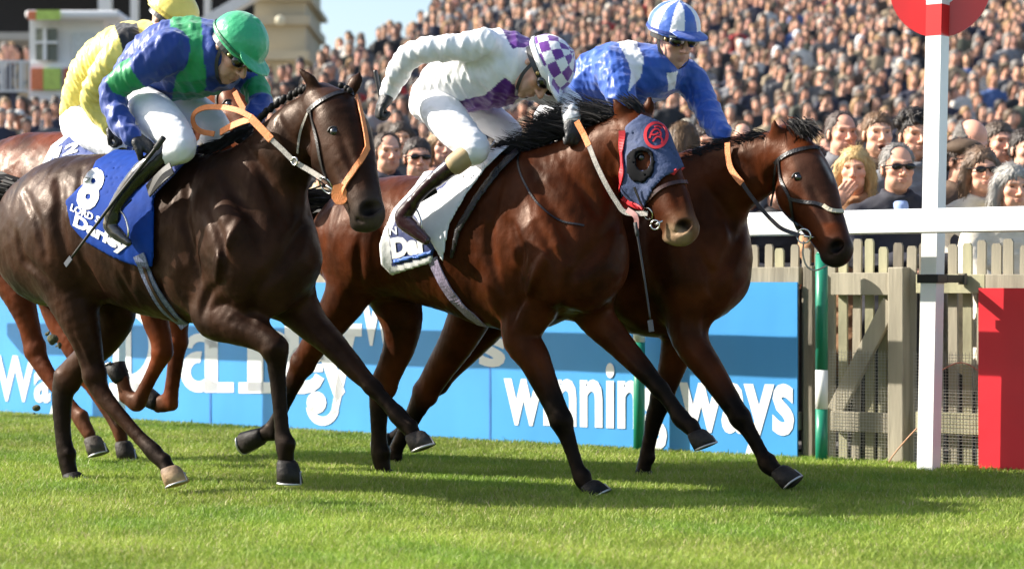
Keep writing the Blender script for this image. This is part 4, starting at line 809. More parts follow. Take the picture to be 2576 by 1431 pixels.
hood_c = mat('slate_blue_hood', (.035, .055, .13), .75, .15, 30, .4, 40); red_t = mat('red_trim', (.60, .02, .03), .6)
hood, hb = cl2(h2, hoodp, 'hood', hood_c, .011, .015, eyeh)
cup, cb = cl2(h2, [(1575, 392), (1590, 374), (1618, 366), (1642, 378), (1650, 408), (1644, 440), (1620, 462), (1592, 460), (1576, 436)], 'eye_cup', mat('black_cup', (.005, .005, .006), .8, spec=.1), .020, .014, eyeh, parent=hood, wmin=0)
for pts in ([(1716, 424), (1692, 433), (1668, 448), (1648, 474), (1632, 505)], [(1566, 330), (1566, 380), (1568, 420), (1562, 470), (1562, 495), (1575, 525)], [(1566, 495), (1590, 512), (1620, 522)]):
    strap('trim', [hb], pts, .030, red_t, hood, .004, .006)
def surf_stroke(name, bvs, pts, width, m, parent, lift=.004): return strap(name, bvs, pts, width, m, parent, lift, .003, 4)
th_ = np.linspace(0, 2 * math.pi, 22); surf_stroke('emblem_ring', [hb], [(1650 + 27 * math.cos(t), 342 + 31 * math.sin(t)) for t in th_], .014, red_t, hood)
for pts in ([(1634, 350), (1640, 332), (1652, 326), (1662, 336), (1660, 350)], [(1642, 358), (1652, 345), (1666, 352), (1664, 362)], [(1646, 322), (1656, 318), (1664, 326)], [(1636, 340), (1648, 342), (1655, 336)]): surf_stroke('emblem_motif', [hb], pts, .008, red_t, hood)
strap('noseband', BH2, [(1622, 512), (1636, 500), (1655, 480), (1680, 466), (1706, 460), (1724, 460)], .017, brown_l, h2['root'], .005, .007)
strap('cheek_strap', [h2['bv'], hb], [(1600, 470), (1612, 496), (1620, 515), (1630, 530)], .012, black_l, h2['root'], .012)
_, rc2 = bitring(h2, 1636, 535, .028); _, rc3 = bitring(h2, 1648, 566, .020); w2 = H2.W(rc2)
obj('bit', tubemesh('bit', [rc3, rc3 + (at(1670, 556, rc3[1]) - at(1648, 566, rc3[1])) + H2.n * .01], .005, 8), steel_b, h2['root'])
free(h2, 'rein_grip', [(1452, 306, .16), (1460, 322, .16), (1470, 340, .16), (1482, 368, .17)], .028, orange_r, .006)
free(h2, 'rein', [(1482, 366, .17), (1500, 412, .18), (1524, 462, .18), (1550, 506, w2 + .03), (1575, 535, w2 + .02), (1630, 538, w2 + .005)], .022, webbing)
free(h2, 'martingale', [(1578, 528, w2 + .02), (1600, 545, w2 + .025), (1602, 575, w2 + .02)], .024, mat('pink_leather', (.35, .16, .15), .6))
strap('breast_strap', BH2, [(1312, 374), (1303, 400), (1307, 430), (1322, 465), (1350, 510), (1400, 552), (1470, 568)], .008, black_l, h2['root'], .003, .003)
maneline(h2, [(1290, 392), (1350, 365), (1420, 335), (1490, 305), (1548, 282)], 2200, .13, (-.9, .25, .30), (-.4, .1, -.25), .0015, seed=3)
maneline(h2, [(1400, 345), (1460, 318), (1530, 290)], 1500, .20, (-.85, .1, .40), (-.5, 0, -.25), .0013, seed=4)
maneline(h2, [(1590, 280), (1612, 276)], 70, .10, (-.5, .1, .7), (-.8, 0, -.3), .005, 'forelock', seed=5)
maneline(h2, [(868, 500), (850, 530)], 260, .7, (-.9, 0, .1), (-.2, 0, -1.2), .008, 'tail', 6)
# ---- horse three
BH3 = [h3['bv']]
strap('browband', BH3, [(1950, 412), (1962, 400), (1985, 386), (2010, 378), (2040, 373), (2064, 374)], .020, black_l, h3['root'])
strap('cheek_strap', BH3, [(1960, 402), (1963, 430), (1966, 455), (1978, 480), (1988, 500), (1993, 530), (1999, 555), (2010, 580)], .014, black_l, h3['root'])
strap('throat_lash', BH3, [(1954, 410), (1948, 450), (1944, 490), (1940, 520)], .010, black_l, h3['root'])
strap('noseband', BH3, [(1985, 500), (2020, 508), (2050, 512), (2076, 520), (2092, 530), (2118, 534)], .016, black_l, h3['root'], .005, .005)
strap('nose_pad', BH3, [(2074, 518), (2086, 530), (2100, 535), (2116, 534)], .018, mat('cream_pad', (.55, .48, .36), .8), h3['root'], .010, .007)
_, rc = bitring(h3, 2022, 594, .032); w3 = H3.W(rc); obj('bit', tubemesh('bit', [rc, rc + (at(2052, 598, rc[1]) - at(2022, 594, rc[1]))], .005, 8), steel_b, h3['root'])
free(h3, 'rein_grip', [(1831, 360, .10), (1832, 390, .11), (1838, 421, .12), (1852, 444, .13), (1868, 462, .14)], .028, orange_r, .006)
free(h3, 'rein', [(1868, 462, .14), (1891, 495, .15), (1915, 525, .16), (1940, 552, .17), (1968, 576, w3 + .02), (2012, 592, w3 + .01)], .018, black_l)
obj('loose_rein', tubemesh('loose_rein', catmull([H3.P(2022, 606, w3 + .01), H3.P(2020, 640, w3 + .01), H3.P(2030, 670, w3), H3.P(2052, 680, w3 - .02), H3.P(2080, 668, w3 - .04)], 5), .004, 6), webbing, h3['root'])
maneline(h3, [(1730, 412), (1790, 385), (1850, 366), (1930, 345)], 900, .07, (-.6, .5, .35), (-.5, .5, -.9), .0025, seed=7)
maneline(h3, [(1985, 312), (2010, 310), (2030, 318)], 600, .10, (.55, .25, -.25), (.3, .1, -1.0), .0025, 'forelock', seed=8)
maneline(h3, [(1160, 540), (1150, 560)], 200, .7, (-.9, 0, .1), (-.2, 0, -1.2), .008, 'tail', 9)
# ---- horse four
c4, b4 = cloth(h4, [(200, 320), (172, 334), (128, 366), (100, 425), (92, 470), (150, 560), (300, 600), (340, 400), (330, 330)], 'saddle_cloth', blue_vc,
   cols=lambda V: np.where((polysd(*proj(V), [(205, 318), (180, 338), (140, 372), (118, 428), (110, 470), (160, 545), (290, 585), (335, 400), (330, 318)]) < 0)[:, None], np.array([.008, .035, .19]), np.array([.75, .75, .75])))
decal(h4, b4, '12', (134, 400), (60, -16), (10, -28), print_w, c4, .05)
BH4 = [h4['bv']]
strap('cheek_strap', BH4, [(555, 215), (545, 250), (556, 300), (580, 350)], .014, black_l, h4['root']); strap('browband', BH4, [(548, 228), (575, 215), (600, 215)], .016, brown_l, h4['root'])
free(h4, 'rein_grip', [(592, 232, .2), (604, 258, .2), (622, 286, .2), (640, 305, .2)], .030, orange_r, .006)
maneline(h4, [(470, 330), (520, 260), (555, 205)], 150, .08, (-.5, .5, .4), (-.4, .3, -.6), .005, seed=10)
maneline(h4, [(-50, 430), (-60, 460)], 200, .6, (-.9, 0, .1), (-.2, 0, -1.2), .008, 'tail', 11)
# clods of turf thrown up by the hooves
clod_m = mat('turf_clod', (.06, .06, .025), .95, .5, 60, .6, 90)
for (x, y, Y, sz) in [(133, 853, 10.6, .028), (92, 1026, 10.8, .02), (150, 868, 10.7, .012), (118, 840, 10.7, .01)]:
    e = ell(at(x, y, Y), np.array([[1, .2, .1], [-.2, 1, .3], [0, -.3, .7]]) * sz); fl = Field([e], .0045, .02); fl.add(e, .01)
    for _ in range(5): fl.add(ell(at(x, y, Y) + rng.normal(0, sz * .6, 3), np.eye(3) * sz * .45), .01)
    V, Q = fl.mesh(); tag(obj('turf_clod', mesh('turf_clod', V, Q, True), clod_m), ['larger clod of turf flying beside the chestnut hind leg', 'dark clod of turf low against the left end of the board', 'tiny crumb of turf right of the larger clod', 'tiny crumb of turf left of the larger clod'][[133, 92, 150, 118].index(x)], 'turf clod', 'clods of turf in the air')
# ================================================================== PEOPLE
def head_prims(c, f, u, sc=1.0, mouth=0.0, fem=False, ears=True, neck=None):
    """skull, face and neck of a head centred at c, facing f, crown towards u"""
    f = nrm(f); u = nrm(u - f * (u @ f)); r = np.cross(f, u); Mx = np.stack([r, f, u])
    L = lambda x, y, z: c + sc * (x * r + y * f + z * u)
    E = lambda x, y, z, a, b, d: ell(L(x, y, z), Mx * np.array([[a], [b], [d]]) * sc)
    Tt = lambda pts, rad: tube([L(*p) for p in pts], np.array(rad) * sc, np.array(rad) * sc, r, 2)
    j = .92 if fem else 1.0
    P = [(E(0, -.008, .035, .073, .092, .083), .03, '+'), (E(0, .034, -.04, .056 * j, .056, .072), .03, '+'), (E(0, .06, -.096, .026 * j, .024, .02), .022, '+'),
         (E(.036, .045, -.068, .016 * j, .03, .020), .03, '+'), (E(-.036, .045, -.068, .016 * j, .03, .020), .03, '+'),
         (E(.043, .058, -.018, .02, .022, .018), .02, '+'), (E(-.043, .058, -.018, .02, .022, .018), .02, '+'),
         (Tt([(-.042, .075, .027), (0, .088, .024), (.042, .075, .027)], [.010, .013, .010]), .014, '+'),
         (E(.030, .096, .008, .017, .015, .011), .012, '-'), (E(-.030, .096, .008, .017, .015, .011), .012, '-'),
         (Tt([(0, .088, .016), (0, .102, -.012), (0, .113, -.030)], [.008, .010, .0135]), .010, '+'), (E(.013, .098, -.034, .009, .011, .008), .008, '+'), (E(-.013, .098, -.034, .009, .011, .008), .008, '+'),
         (E(0, .088, -.058 - mouth * .2, .023, .010, .0065), .007, '+'), (E(0, .085, -.070 - mouth, .020, .011, .0075), .007, '+')]
    if mouth > .005: P.append((E(0, .094, -.067 - mouth * .5, .017, .024, .006 + mouth * .55), .006, '-'))
    if ears: P += [(E(s * .075, -.010, -.004, .0065, .016, .028), .008, '+') for s in (-1, 1)]
    if neck is None: P.append((Tt([(0, -.015, -.07), (0, -.03, -.13), (0, -.045, -.19)], [.056 * j, .054 * j, .062]), .03, '+'))
    else: P.append((tube([L(0, -.015, -.05), (L(0, -.03, -.10) + neck) / 2, neck], [.055, .055, .06], [.055, .055, .06], r, 3), .03, '+'))
    return P, L, Mx
SKIN = np.array([.60, .345, .245])
def facepaint(V, c, Mx, sc, skin=SKIN, brow=(.08, .05, .03), lips=(.42, .17, .14), stubble=0.0, mouth=0.0):
    q = (V - c) @ Mx.T / sc; x, y, z = np.abs(q[:, 0]), q[:, 1], q[:, 2]; C = np.tile(np.array(skin, float), (len(V), 1)); fr = y > .03
    def blend(mk, colr, a=1.0):
        nonlocal C; C = C * (1 - a * mk[:, None]) + np.array(colr) * a * mk[:, None]
    g = lambda cx, cz, sx, sz: np.exp(-(((x - cx) / sx) ** 2 + ((z - cz) / sz) ** 2)) * fr
    blend(g(.045, -.03, .022, .022), np.array(skin) * [1.05, .78, .75], .6); blend(g(0, -.03, .016, .014), np.array(skin) * [1.05, .8, .75], .5)
    if stubble: blend((np.clip((-z - .03) / .03, 0, 1) * (y > .0)), np.array(skin) * [.62, .62, .66], stubble)
    blend(np.clip(1.2 - np.hypot(x / .024, (z + .064 + mouth * .5) / (.0125 + mouth)) ** 2, 0, 1) * fr, lips, .5)
    blend(np.clip(1.5 - np.hypot((x - .032) / .020, (z - .030 - .1 * (x - .03)) / .0055) ** 2, 0, 1) * fr, brow, .5)
    blend(np.clip(1.6 - np.hypot((x - .031) / .0145, (z - .0085) / .0045) ** 2, 0, 1) * fr, (.42, .34, .30), .5)
    blend(np.clip(1.6 - np.hypot((x - .031) / .0095, (z - .0085) / .0048) ** 2, 0, 1) * fr, (.035, .022, .017), .9)
    blend(np.clip(1.3 - np.hypot((x - .031) / .017, (z - .0165) / .0035) ** 2, 0, 1) * fr, (.12, .07, .06), .5)
    if mouth > .005: blend(np.clip(1.3 - np.hypot(x / .017, (z + .067 + mouth * .5) / (.006 + mouth * .5)) ** 2, 0, 1) * fr, (.05, .012, .012), 1)
    return C.clip(.004, 1)
def field_of(prims, h, pad=.03):
    fl = Field([p[0] for p in prims if p[2] == '+'], h, pad)
    for p in prims: fl.add(*p)
    return fl
def fist(wrist, d, side, pn, sc=1.0):
    """closed hand: d = along the forearm, side = across the knuckles, pn = palm normal"""
    d = nrm(d); pn = nrm(pn - d * (pn @ d)); s_ = np.cross(d, pn) * side; P = [(ell(wrist + d * .045 * sc, np.stack([d * .048, s_ * .042, pn * .024]) * sc), .015, '+')]
    for i, (o, L) in enumerate(((-.030, .9), (-.010, 1.0), (.010, .96), (.029, .8))):
        b = wrist + sc * (d * .078 + s_ * o); k = [b, b + sc * L * (d * .022 + pn * .012), b + sc * L * (d * .018 + pn * .036), b + sc * L * (-d * .006 + pn * .042)]
        P.append((tube(k, np.array([.0115, .011, .0105, .009]) * sc, np.array([.0115, .011, .0105, .009]) * sc, s_, 3), .006, '+'))
    b = wrist + sc * (d * .03 - s_ * .036); k = [b, b + sc * (d * .03 + pn * .02 - s_ * .006), b + sc * (d * .042 + pn * .042 + s_ * .012)]
    P.append((tube(k, np.array([.014, .012, .010]) * sc, np.array([.014, .012, .010]) * sc, s_, 3), .008, '+')); return P
satin = mat('satin_silks', (0, 0, 0), .45, .08, 14, .30, 16, vc=True, sheen=.2, spec=.4, detail=3); breech_m = mat('white_breeches', (.78, .78, .80), .55, .03, 20, .4, 22); boot_m = mat('black_boots', (.012, .011, .011), .16, .2, 20, coat=.5)
skin_m = mat('skin', (0, 0, 0), .48, .08, 40, .15, 200, vc=True, spec=.4); glove_m = mat('black_gloves', (.016, .016, .018), .5, .3, 40, .4, 90); goggle_m = mat('goggle_lens', (.01, .009, .009), .06, coat=1); gogf_m = mat('goggle_frame', (.02, .02, .02), .4)
helmet_m = mat('helmet_cover', (0, 0, 0), .32, .06, 20, .35, 26, vc=True, sheen=.2)
def jockey(H, sp):
    root_c = H.P(*sp['torso'][0][:2], 0); n = H.n
    def tb(lst, k=1.0, name='', rvs=1.0, sub=4):
        C, ru, rv = [], [], []
        for q in lst: p = H.P(q[0], q[1], q[2]); C.append(p); a = q[3] * p[1] / F * k; ru.append(a); rv.append((q[4] * k if len(q) > 4 else a * rvs))
        return tube(C, ru, rv, n, sub, name)
    hc = H.P(*sp['head'][:3]); f, u = np.array(sp['face'], float), np.array(sp['up'], float); HSC = 1.15; hp, L, Mx = head_prims(hc, f, u, HSC, neck=H.P(*sp['torso'][-1][:3]))
    torso = sp['torso']; arms = sp['arms']; thighs = sp['thighs']
    pr = list(hp) + [(tb(torso, .8), .03, '+')] + [(tb(a[0], .72), .03, '+') for a in arms] + [(tb(t, .82), .04, '+') for t in thighs]
    nt = H.P(*torso[-1][:3]); nb = L(0, -.02, -.075)
    fl = field_of(pr, .0068); V, Q = fl.mesh(); V = relax(V, Q, 2, .4); C = facepaint(V, hc, Mx, HSC, sp.get('skin', SKIN), stubble=.35)
    me = mesh('person', V - root_c, Q, True, C); root = obj('person', me, skin_m); root.location = Vector(root_c); tag(root, sp['label'], 'person', 'jockeys riding the finish')
    # silks
    tp = tb(torso, 1.0, 'torso'); ap = [tb(a[0], 1.0, 'arm') for a in arms]; pr = [(tp, .04, '+')] + [(p, .05, '+') for p in ap]
    ncol = tube([nt, nt + (nb - nt) * .75], [.08, .066], [.08, .066], n, 1, 'collar'); pr.append((ncol, .03, '+'))
    fs_ = field_of(pr, .0072, .05); V, Q = fs_.mesh(); V = relax(V, Q, 2, .4); d = [pdist(p[0], V) for p in pr]; wh = np.stack([x[0] for x in d], 1).argmin(1); tt = np.stack([x[1] for x in d], 1)
    C = sp['paint'](V, wh, tt, *proj(V)); V = wrinkle(V, Q, .0075, 26, sp.get('seed', 1), tp['C'][-1] - tp['C'][0], 6); V = relax(V, Q, 1, .4); V = wrinkle(V, Q, .0014, 70, 9 + sp.get('seed', 1), tp['C'][-1] - tp['C'][0], 3.5); obj('silks', mesh('silks', V, Q, True, C), satin, root)
    # breeches
    pr = [(tb(sp['pelvis'], 1.0), .05, '+')] + [(tb(t, 1.0), .05, '+') for t in thighs]; fb = field_of(pr, .0075, .05); V, Q = fb.mesh(); V = relax(V, Q, 3, .5); V = wrinkle(V, Q, .0028, 30, 5); obj('breeches', mesh('breeches', V, Q, True), breech_m, root)
    bvb = [bvh(V, Q)]
    for b in sp['boots']:
        pr = [(tb(b['leg'], 1.0), .02, '+'), (tb(b['foot'], 1.0, rvs=.75), .02, '+')]; fb = field_of(pr, .0062, .03); V, Q = fb.mesh(); V = relax(V, Q, 2, .4); V = wrinkle(V, Q, .0011, 40, 3); o = obj('boot', mesh('boot', V, Q, True), b.get('m', boot_m), root)
        if 'cuff' in b:
            A = tb(b['cuff'], 1.0); fb = field_of([(A, .01, '+')], .006, .03); V, Q = fb.mesh(); obj('boot_top', mesh('boot_top', V, Q, True), M_('tan_boot_top', (.42, .30, .15), .6), o)
    for a in arms:
        pts = [H.P(*q[:3]) for q in a[0]]; d_ = pts[-1] - pts[-2]; w_ = pts[-1] + nrm(d_) * .0
        if len(a) > 2 and a[2] is not None: d_ = np.array(a[2], float)
        fb = field_of(fist(w_, d_, a[1], np.array(a[3] if len(a) > 3 else (0, 0, -1.), float), sp.get('hand', 1.15)) + [(tube([w_ - nrm(pts[-1] - pts[-2]) * .04, w_ + nrm(d_) * .02], [.037, .034], [.034, .03], n, 1), .02, '+')], .0052, .02); V, Q = fb.mesh(); V = relax(V, Q, 1, .4); obj('glove', mesh('glove', V, Q, True), sp.get('glove', glove_m), root)
    # helmet with its silk cover
    E = lambda x, y, z, a, b, c_: ell(L(x, y, z), Mx * np.array([[a], [b], [c_]]) * HSC); dome = E(0, -.004, .045, .104, .126, .112); fh = Field([dome, E(0, .13, .04, .09, .07, .04)], .0052, .03); fh.add(dome, .01)
    pk = sp.get('peak', .028); fh.add(E(0, -.01, -.085, .24, .24, .112), .010, '-'); 
    fh.add(ell(L(0, .116, .042), HSC * np.stack([Mx[0] * .088, nrm(Mx[1] - .22 * Mx[2]) * .062, nrm(Mx[2] + .22 * Mx[1]) * .010])), .012); fh.add(E(0, 0, -.01, .083, .104, .055), .006, '-')
    fh.add(E(0, -.004, .155, .016, .016, .008), .01)
    V, Q = fh.mesh(); V = relax(V, Q, 2, .4); q = (V - hc) @ Mx.T / HSC; V2 = wrinkle(V, Q, .0012, 40, 2); hel = obj('helmet', mesh('helmet', V2, Q, True, sp['hat'](q)), helmet_m, root)
    th = np.linspace(0, 2 * math.pi, 40); ring = [L(.1065 * math.sin(t), -.004 + .129 * math.cos(t), .036) for t in th]; obj('helmet_band', ribbon('helmet_band', ring, np.array([nrm(p - L(0, 0, .036)) for p in ring]), .012, .003), M_('hatband' + sp['name'], sp['band'], .5), hel)
    gg = field_of([(E(s * .036, .083, .008, .038, .026, .027), .012, '+') for s in (-1, 1)], .005, .02); V, Q = gg.mesh(); gl = obj('goggles', mesh('goggles', V, Q, True), goggle_m, root)
    st_ = [L(.086 * math.sin(t), -.002 + .102 * math.cos(t), .006) for t in np.linspace(.62, 2 * math.pi - .62, 30)]; obj('goggle_strap', ribbon('goggle_strap', st_, np.array([nrm(p - L(0, 0, .006)) for p in st_]), .022, .004), gogf_m, gl)
    for s in (-1, 1):
        obj('goggle_rivet', sphere_mesh('goggle_rivet', L(s * .076, .058, .007), .010, 8), M_('brass', (.5, .36, .14), .3, metal=.8), gl)
        pts = [L(s * .080, .01, .0), L(s * .074, .03, -.05), L(s * .05, .06, -.095), L(0, .062, -.120)]; obj('chin_strap', ribbon('chin_strap', catmull(pts, 5), np.array([nrm(p - L(0, 0, -.05)) for p in catmull(pts, 5)]), .016, .003), gogf_m, hel)
    return dict(root=root, L=L, Mx=Mx, hc=hc)
def whip(pts, H, label, r0=.007, r1=.004, flap=True):
    P = catmull([H.P(*p) for p in pts], 6); rad = np.linspace(r0, r1, len(P)); k = max(2, len(P) // 5); root = obj('riding_whip', tubemesh('riding_whip', P, rad, 8), M_('whip_black', (.012, .012, .013), .35)); tag(root, label, 'whip', 'riding whips')
    obj('grip', tubemesh('grip', P[:k + 1], r0 * 1.35, 8), M_('whip_grip', (.03, .03, .03), .7), root)
    if flap: obj('flap', ribbon('flap', [P[-1], P[-1] + nrm(P[-1] - P[-2]) * .05], H.n, .024, .005), M_('whip_flap', (.06, .07, .09), .6), root)
GRN = np.array([.012, .27, .085]); BLU = np.array([.010, .042, .25]); WHT = np.array([.80, .80, .81]); PUR = np.array([.085, .008, .19]); SKY = np.array([.022, .088, .40]); YEL = np.array([.88, .74, .17])
def paint1(V, wh, tt, px, py):
    C = np.tile(BLU, (len(V), 1)); tors = (wh == 0) | (wh == 3); b = (polysd(px, py, [(425, 10), (505, 10), (510, 130), (520, 215), (500, 262), (430, 258), (444, 190), (430, 120)]) < 0); C[tors & b] = GRN
    ar = (wh == 1) & (tt[:, 1] > .24) & (tt[:, 1] < .43); C[ar] = GRN; ar = (wh == 2) & (tt[:, 2] > .45) & (tt[:, 2] < .72); C[ar] = GRN; C[(wh == 0) & (py > 232) & (px > 470)] = GRN; return C
j1 = jockey(H1, dict(name='1', seed=1, hand=1.3, label='jockey in blue and green silks with a green cap, crouched over the dark brown horse',
  torso=[(352, 230, .0, 58, .17), (385, 185, .0, 80, .19), (428, 156, .0, 96, .205), (475, 146, .0, 103, .21), (520, 146, .0, 92, .19), (552, 146, .02, 62, .14)],
  pelvis=[(345, 252, 0, 52, .15), (365, 238, 0, 60, .17), (395, 215, 0, 58, .16)],
  arms=[([(425, 130, .20, 56), (375, 165, .27, 46), (318, 200, .31, 38), (284, 224, .32, 35), (288, 268, .33, 33), (308, 312, .35, 31), (332, 344, .36, 27)], 1, (.82, -.05, -.55), (-.6, .2, -.6)), ([(560, 150, -.17, 50), (610, 185, -.22, 40), (640, 220, -.24, 36), (655, 262, -.2, 31), (640, 292, -.12, 27)], -1, (-.6, -.3, -.6))],
  thighs=[[(352, 262, .12, 54), (395, 297, .19, 57), (435, 338, .24, 48), (456, 372, .27, 38), (424, 390, .29, 32)], [(405, 245, -.1, 48), (470, 268, -.17, 46), (525, 300, -.2, 38), (548, 325, -.2, 32), (530, 350, -.2, 28)]],
  boots=[dict(leg=[(416, 386, .30, 29), (384, 412, .33, 29), (343, 450, .355, 26), (306, 498, .368, 21), (284, 538, .37, 18)], foot=[(288, 545, .37, 20), (276, 566, .37, 20), (298, 590, .37, 17), (325, 612, .37, 10)]), dict(leg=[(535, 350, -.2, 25), (470, 420, -.22, 24), (400, 500, -.23, 18)], foot=[(400, 500, -.23, 18), (410, 530, -.23, 18), (430, 550, -.23, 10)])],
  head=(586, 128, .02), face=(.55, -.42, -.70), up=(.42, -.12, .9), paint=paint1, hat=lambda q: np.tile(np.array([.035, .40, .17]), (len(q), 1)) * np.where((q[:, 1] < -.02)[:, None], 1.0, 1.0), band=(.008, .12, .05)))
def paint2(V, wh, tt, px, py):
    C = np.tile(WHT, (len(V), 1)); t_ = (wh == 0) | (wh == 3)
    C[t_ & (polysd(px, py, [(1245, 50), (1345, 80), (1335, 118), (1290, 122), (1272, 90)]) < 0)] = PUR; C[t_ & (polysd(px, py, [(1150, 255), (1220, 240), (1270, 195), (1300, 220), (1305, 250), (1262, 282), (1195, 300)]) < 0)] = PUR; return C
def hat2(q):
    az = np.arctan2(q[:, 0], q[:, 1]); el = np.arctan2(q[:, 2] - .02, np.hypot(q[:, 0], q[:, 1] * .85)); i = np.floor(az / (2 * math.pi) * 12 + 50); j = np.floor(el / (math.pi / 2) * 4.6 + 10); pur = ((i + j) % 2 == 0) & (q[:, 2] > .045); return np.where(pur[:, None], np.array([.15, .03, .27]), WHT)
j2 = jockey(H2, dict(name='2', seed=2, label='jockey in white and purple silks with a chequered cap, head down', torso=[(1100, 240, .0, 52, .165), (1135, 216, .0, 70, .185), (1182, 192, .0, 88, .2), (1232, 174, .0, 100, .205), (1278, 170, .0, 88, .19), (1314, 172, .02, 58, .13)],
  pelvis=[(1088, 268, 0, 46, .15), (1102, 246, 0, 54, .165), (1130, 218, 0, 52, .16)],
  arms=[([(1222, 112, .20, 40), (1160, 120, .26, 36), (1090, 124, .32, 33), (1036, 138, .35, 33), (1008, 172, .34, 30), (990, 208, .32, 27), (978, 236, .31, 24)], 1, (-.5, -.1, -.9), (.6, .2, -.3)), ([(1300, 190, -.18, 44), (1370, 228, -.18, 36), (1420, 250, -.1, 31), (1440, 275, .02, 29), (1440, 298, .08, 24)], -1, (.1, -.3, -.9))],
  thighs=[[(1096, 268, .12, 48), (1125, 300, .19, 52), (1160, 340, .24, 46), (1195, 374, .27, 38), (1185, 390, .28, 30)], [(1150, 262, -.1, 46), (1215, 290, -.17, 42), (1262, 318, -.2, 36), (1285, 335, -.2, 30), (1270, 352, -.2, 26)]],
  boots=[dict(leg=[(1180, 386, .29, 26), (1150, 410, .32, 25), (1110, 440, .345, 22), (1068, 476, .36, 17), (1040, 508, .365, 16)], foot=[(1036, 514, .365, 20), (1014, 548, .365, 24), (1040, 576, .365, 21), (1074, 606, .365, 13)], cuff=[(1174, 391, .297, 29), (1146, 413, .325, 28)], m=mat('dark_plum_boots', (.028, .011, .013), .25, coat=.4)), dict(leg=[(1275, 352, -.2, 25), (1220, 420, -.22, 22), (1150, 490, -.23, 17)], foot=[(1150, 490, -.23, 17), (1150, 520, -.23, 17), (1180, 540, -.23, 10)])],
  head=(1354, 176, .03), face=(.30, -.42, -.86), up=(.86, -.2, .45), paint=paint2, hat=hat2, band=(.7, .7, .7), glove=glove_m))
def paint3(V, wh, tt, px, py):
    C = np.tile(SKY, (len(V), 1)); C[((wh == 0) | (wh == 3) | (wh == 1)) & (polysd(px, py, [(1545, 92), (1592, 82), (1620, 150), (1612, 195), (1580, 232), (1588, 180), (1570, 130)]) < 0)] = WHT; C[((wh == 0) | (wh == 3)) & (polysd(px, py, [(1680, 185), (1705, 180), (1700, 225), (1680, 228)]) < 0)] = WHT; return C
def hat3(q):
    az = np.arctan2(q[:, 0], q[:, 1]); i = np.floor(az / (2 * math.pi) * 12 + 50.5); b = (i % 2 == 0); C = np.where(b[:, None], np.array([.05, .13, .48]), WHT); C[(q[:, 2] < .055) & (q[:, 1] > .10)] = (.04, .10, .42); return C
j3 = jockey(H3, dict(name='3', seed=3, label='jockey in royal blue and white silks with a striped cap, looking ahead', torso=[(1430, 275, .0, 52, .165), (1470, 235, .0, 66, .185), (1520, 200, .0, 78, .2), (1580, 188, .0, 84, .21), (1630, 186, .0, 72, .19), (1662, 178, .0, 46, .13)],
  pelvis=[(1400, 300, 0, 46, .15), (1425, 285, 0, 54, .165), (1460, 255, 0, 52, .16)],
  arms=[([(1545, 170, .19, 52), (1556, 215, .27, 44), (1568, 258, .3, 36), (1592, 305, .26, 30), (1612, 345, .2, 26)], 1, (.5, -.3, -.8)), ([(1690, 180, -.17, 50), (1735, 200, -.22, 42), (1765, 250, -.22, 36), (1790, 300, -.14, 33), (1815, 338, -.04, 26)], -1, (.1, -.3, -.9))],
  thighs=[[(1410, 300, .12, 48), (1450, 345, .17, 48), (1500, 385, .19, 40), (1535, 410, .19, 32), (1525, 420, .18, 26)], [(1450, 300, -.1, 46), (1520, 325, -.17, 42), (1570, 350, -.2, 34), (1595, 370, -.2, 28), (1590, 385, -.2, 26)]],
  boots=[dict(leg=[(1525, 415, .20, 25), (1470, 460, .22, 24), (1400, 530, .24, 17)], foot=[(1396, 536, .24, 17), (1385, 560, .24, 17), (1410, 585, .24, 10)]), dict(leg=[(1590, 385, -.2, 25), (1540, 450, -.22, 22), (1470, 520, -.23, 17)], foot=[(1470, 520, -.23, 17), (1470, 550, -.23, 17), (1500, 570, -.23, 10)])],
  head=(1692, 96, -.02), face=(.50, -.80, -.34), up=(.10, -.22, .96), paint=paint3, hat=hat3, band=(.02, .05, .25)))
def paint4(V, wh, tt, px, py):
    C = np.tile(YEL, (len(V), 1)); C[polysd(px, py, [(285, 60), (345, 58), (358, 100), (330, 125), (322, 200), (312, 160), (305, 110)]) < 0] = (.02, .018, .018); return C
j4 = jockey(H4, dict(name='4', seed=4, label='jockey in yellow silks with a black shoulder band, behind the green-capped rider', torso=[(215, 285, .0, 44, .165), (235, 235, .0, 62, .185), (268, 180, .0, 74, .2), (318, 138, .0, 76, .205), (362, 116, .0, 62, .18), (395, 98, .0, 44, .12)],
  pelvis=[(214, 322, 0, 46, .15), (218, 300, 0, 48, .165), (232, 270, 0, 44, .16)],
  arms=[([(320, 110, .19, 44), (280, 160, .26, 40), (245, 215, .28, 34), (232, 250, .27, 30), (250, 290, .24, 26), (275, 318, .22, 22)], 1, (.6, -.2, -.7)), ([(400, 130, -.17, 42), (470, 170, -.2, 36), (540, 200, -.18, 30), (600, 240, -.1, 24)], -1, (.6, -.3, -.5))],
  thighs=[[(212, 318, .12, 46), (245, 345, .17, 42), (285, 372, .19, 34), (310, 395, .18, 26)], [(260, 300, -.1, 42), (320, 320, -.17, 38), (370, 345, -.2, 30), (385, 365, -.2, 26)]],
  boots=[dict(leg=[(308, 392, .20, 22), (260, 440, .22, 20), (200, 500, .24, 15)], foot=[(196, 505, .24, 15), (190, 525, .24, 15), (215, 545, .24, 9)]), dict(leg=[(385, 365, -.2, 22), (330, 430, -.22, 20), (270, 490, -.23, 15)], foot=[(270, 490, -.23, 15), (270, 515, -.23, 15), (300, 530, -.23, 9)])],
  head=(424, 56, 0), face=(.75, -.35, -.55), up=(.35, -.05, .93), paint=paint4, hat=lambda q: np.tile(np.array([.85, .68, .14]), (len(q), 1)), band=(.6, .45, .08)))
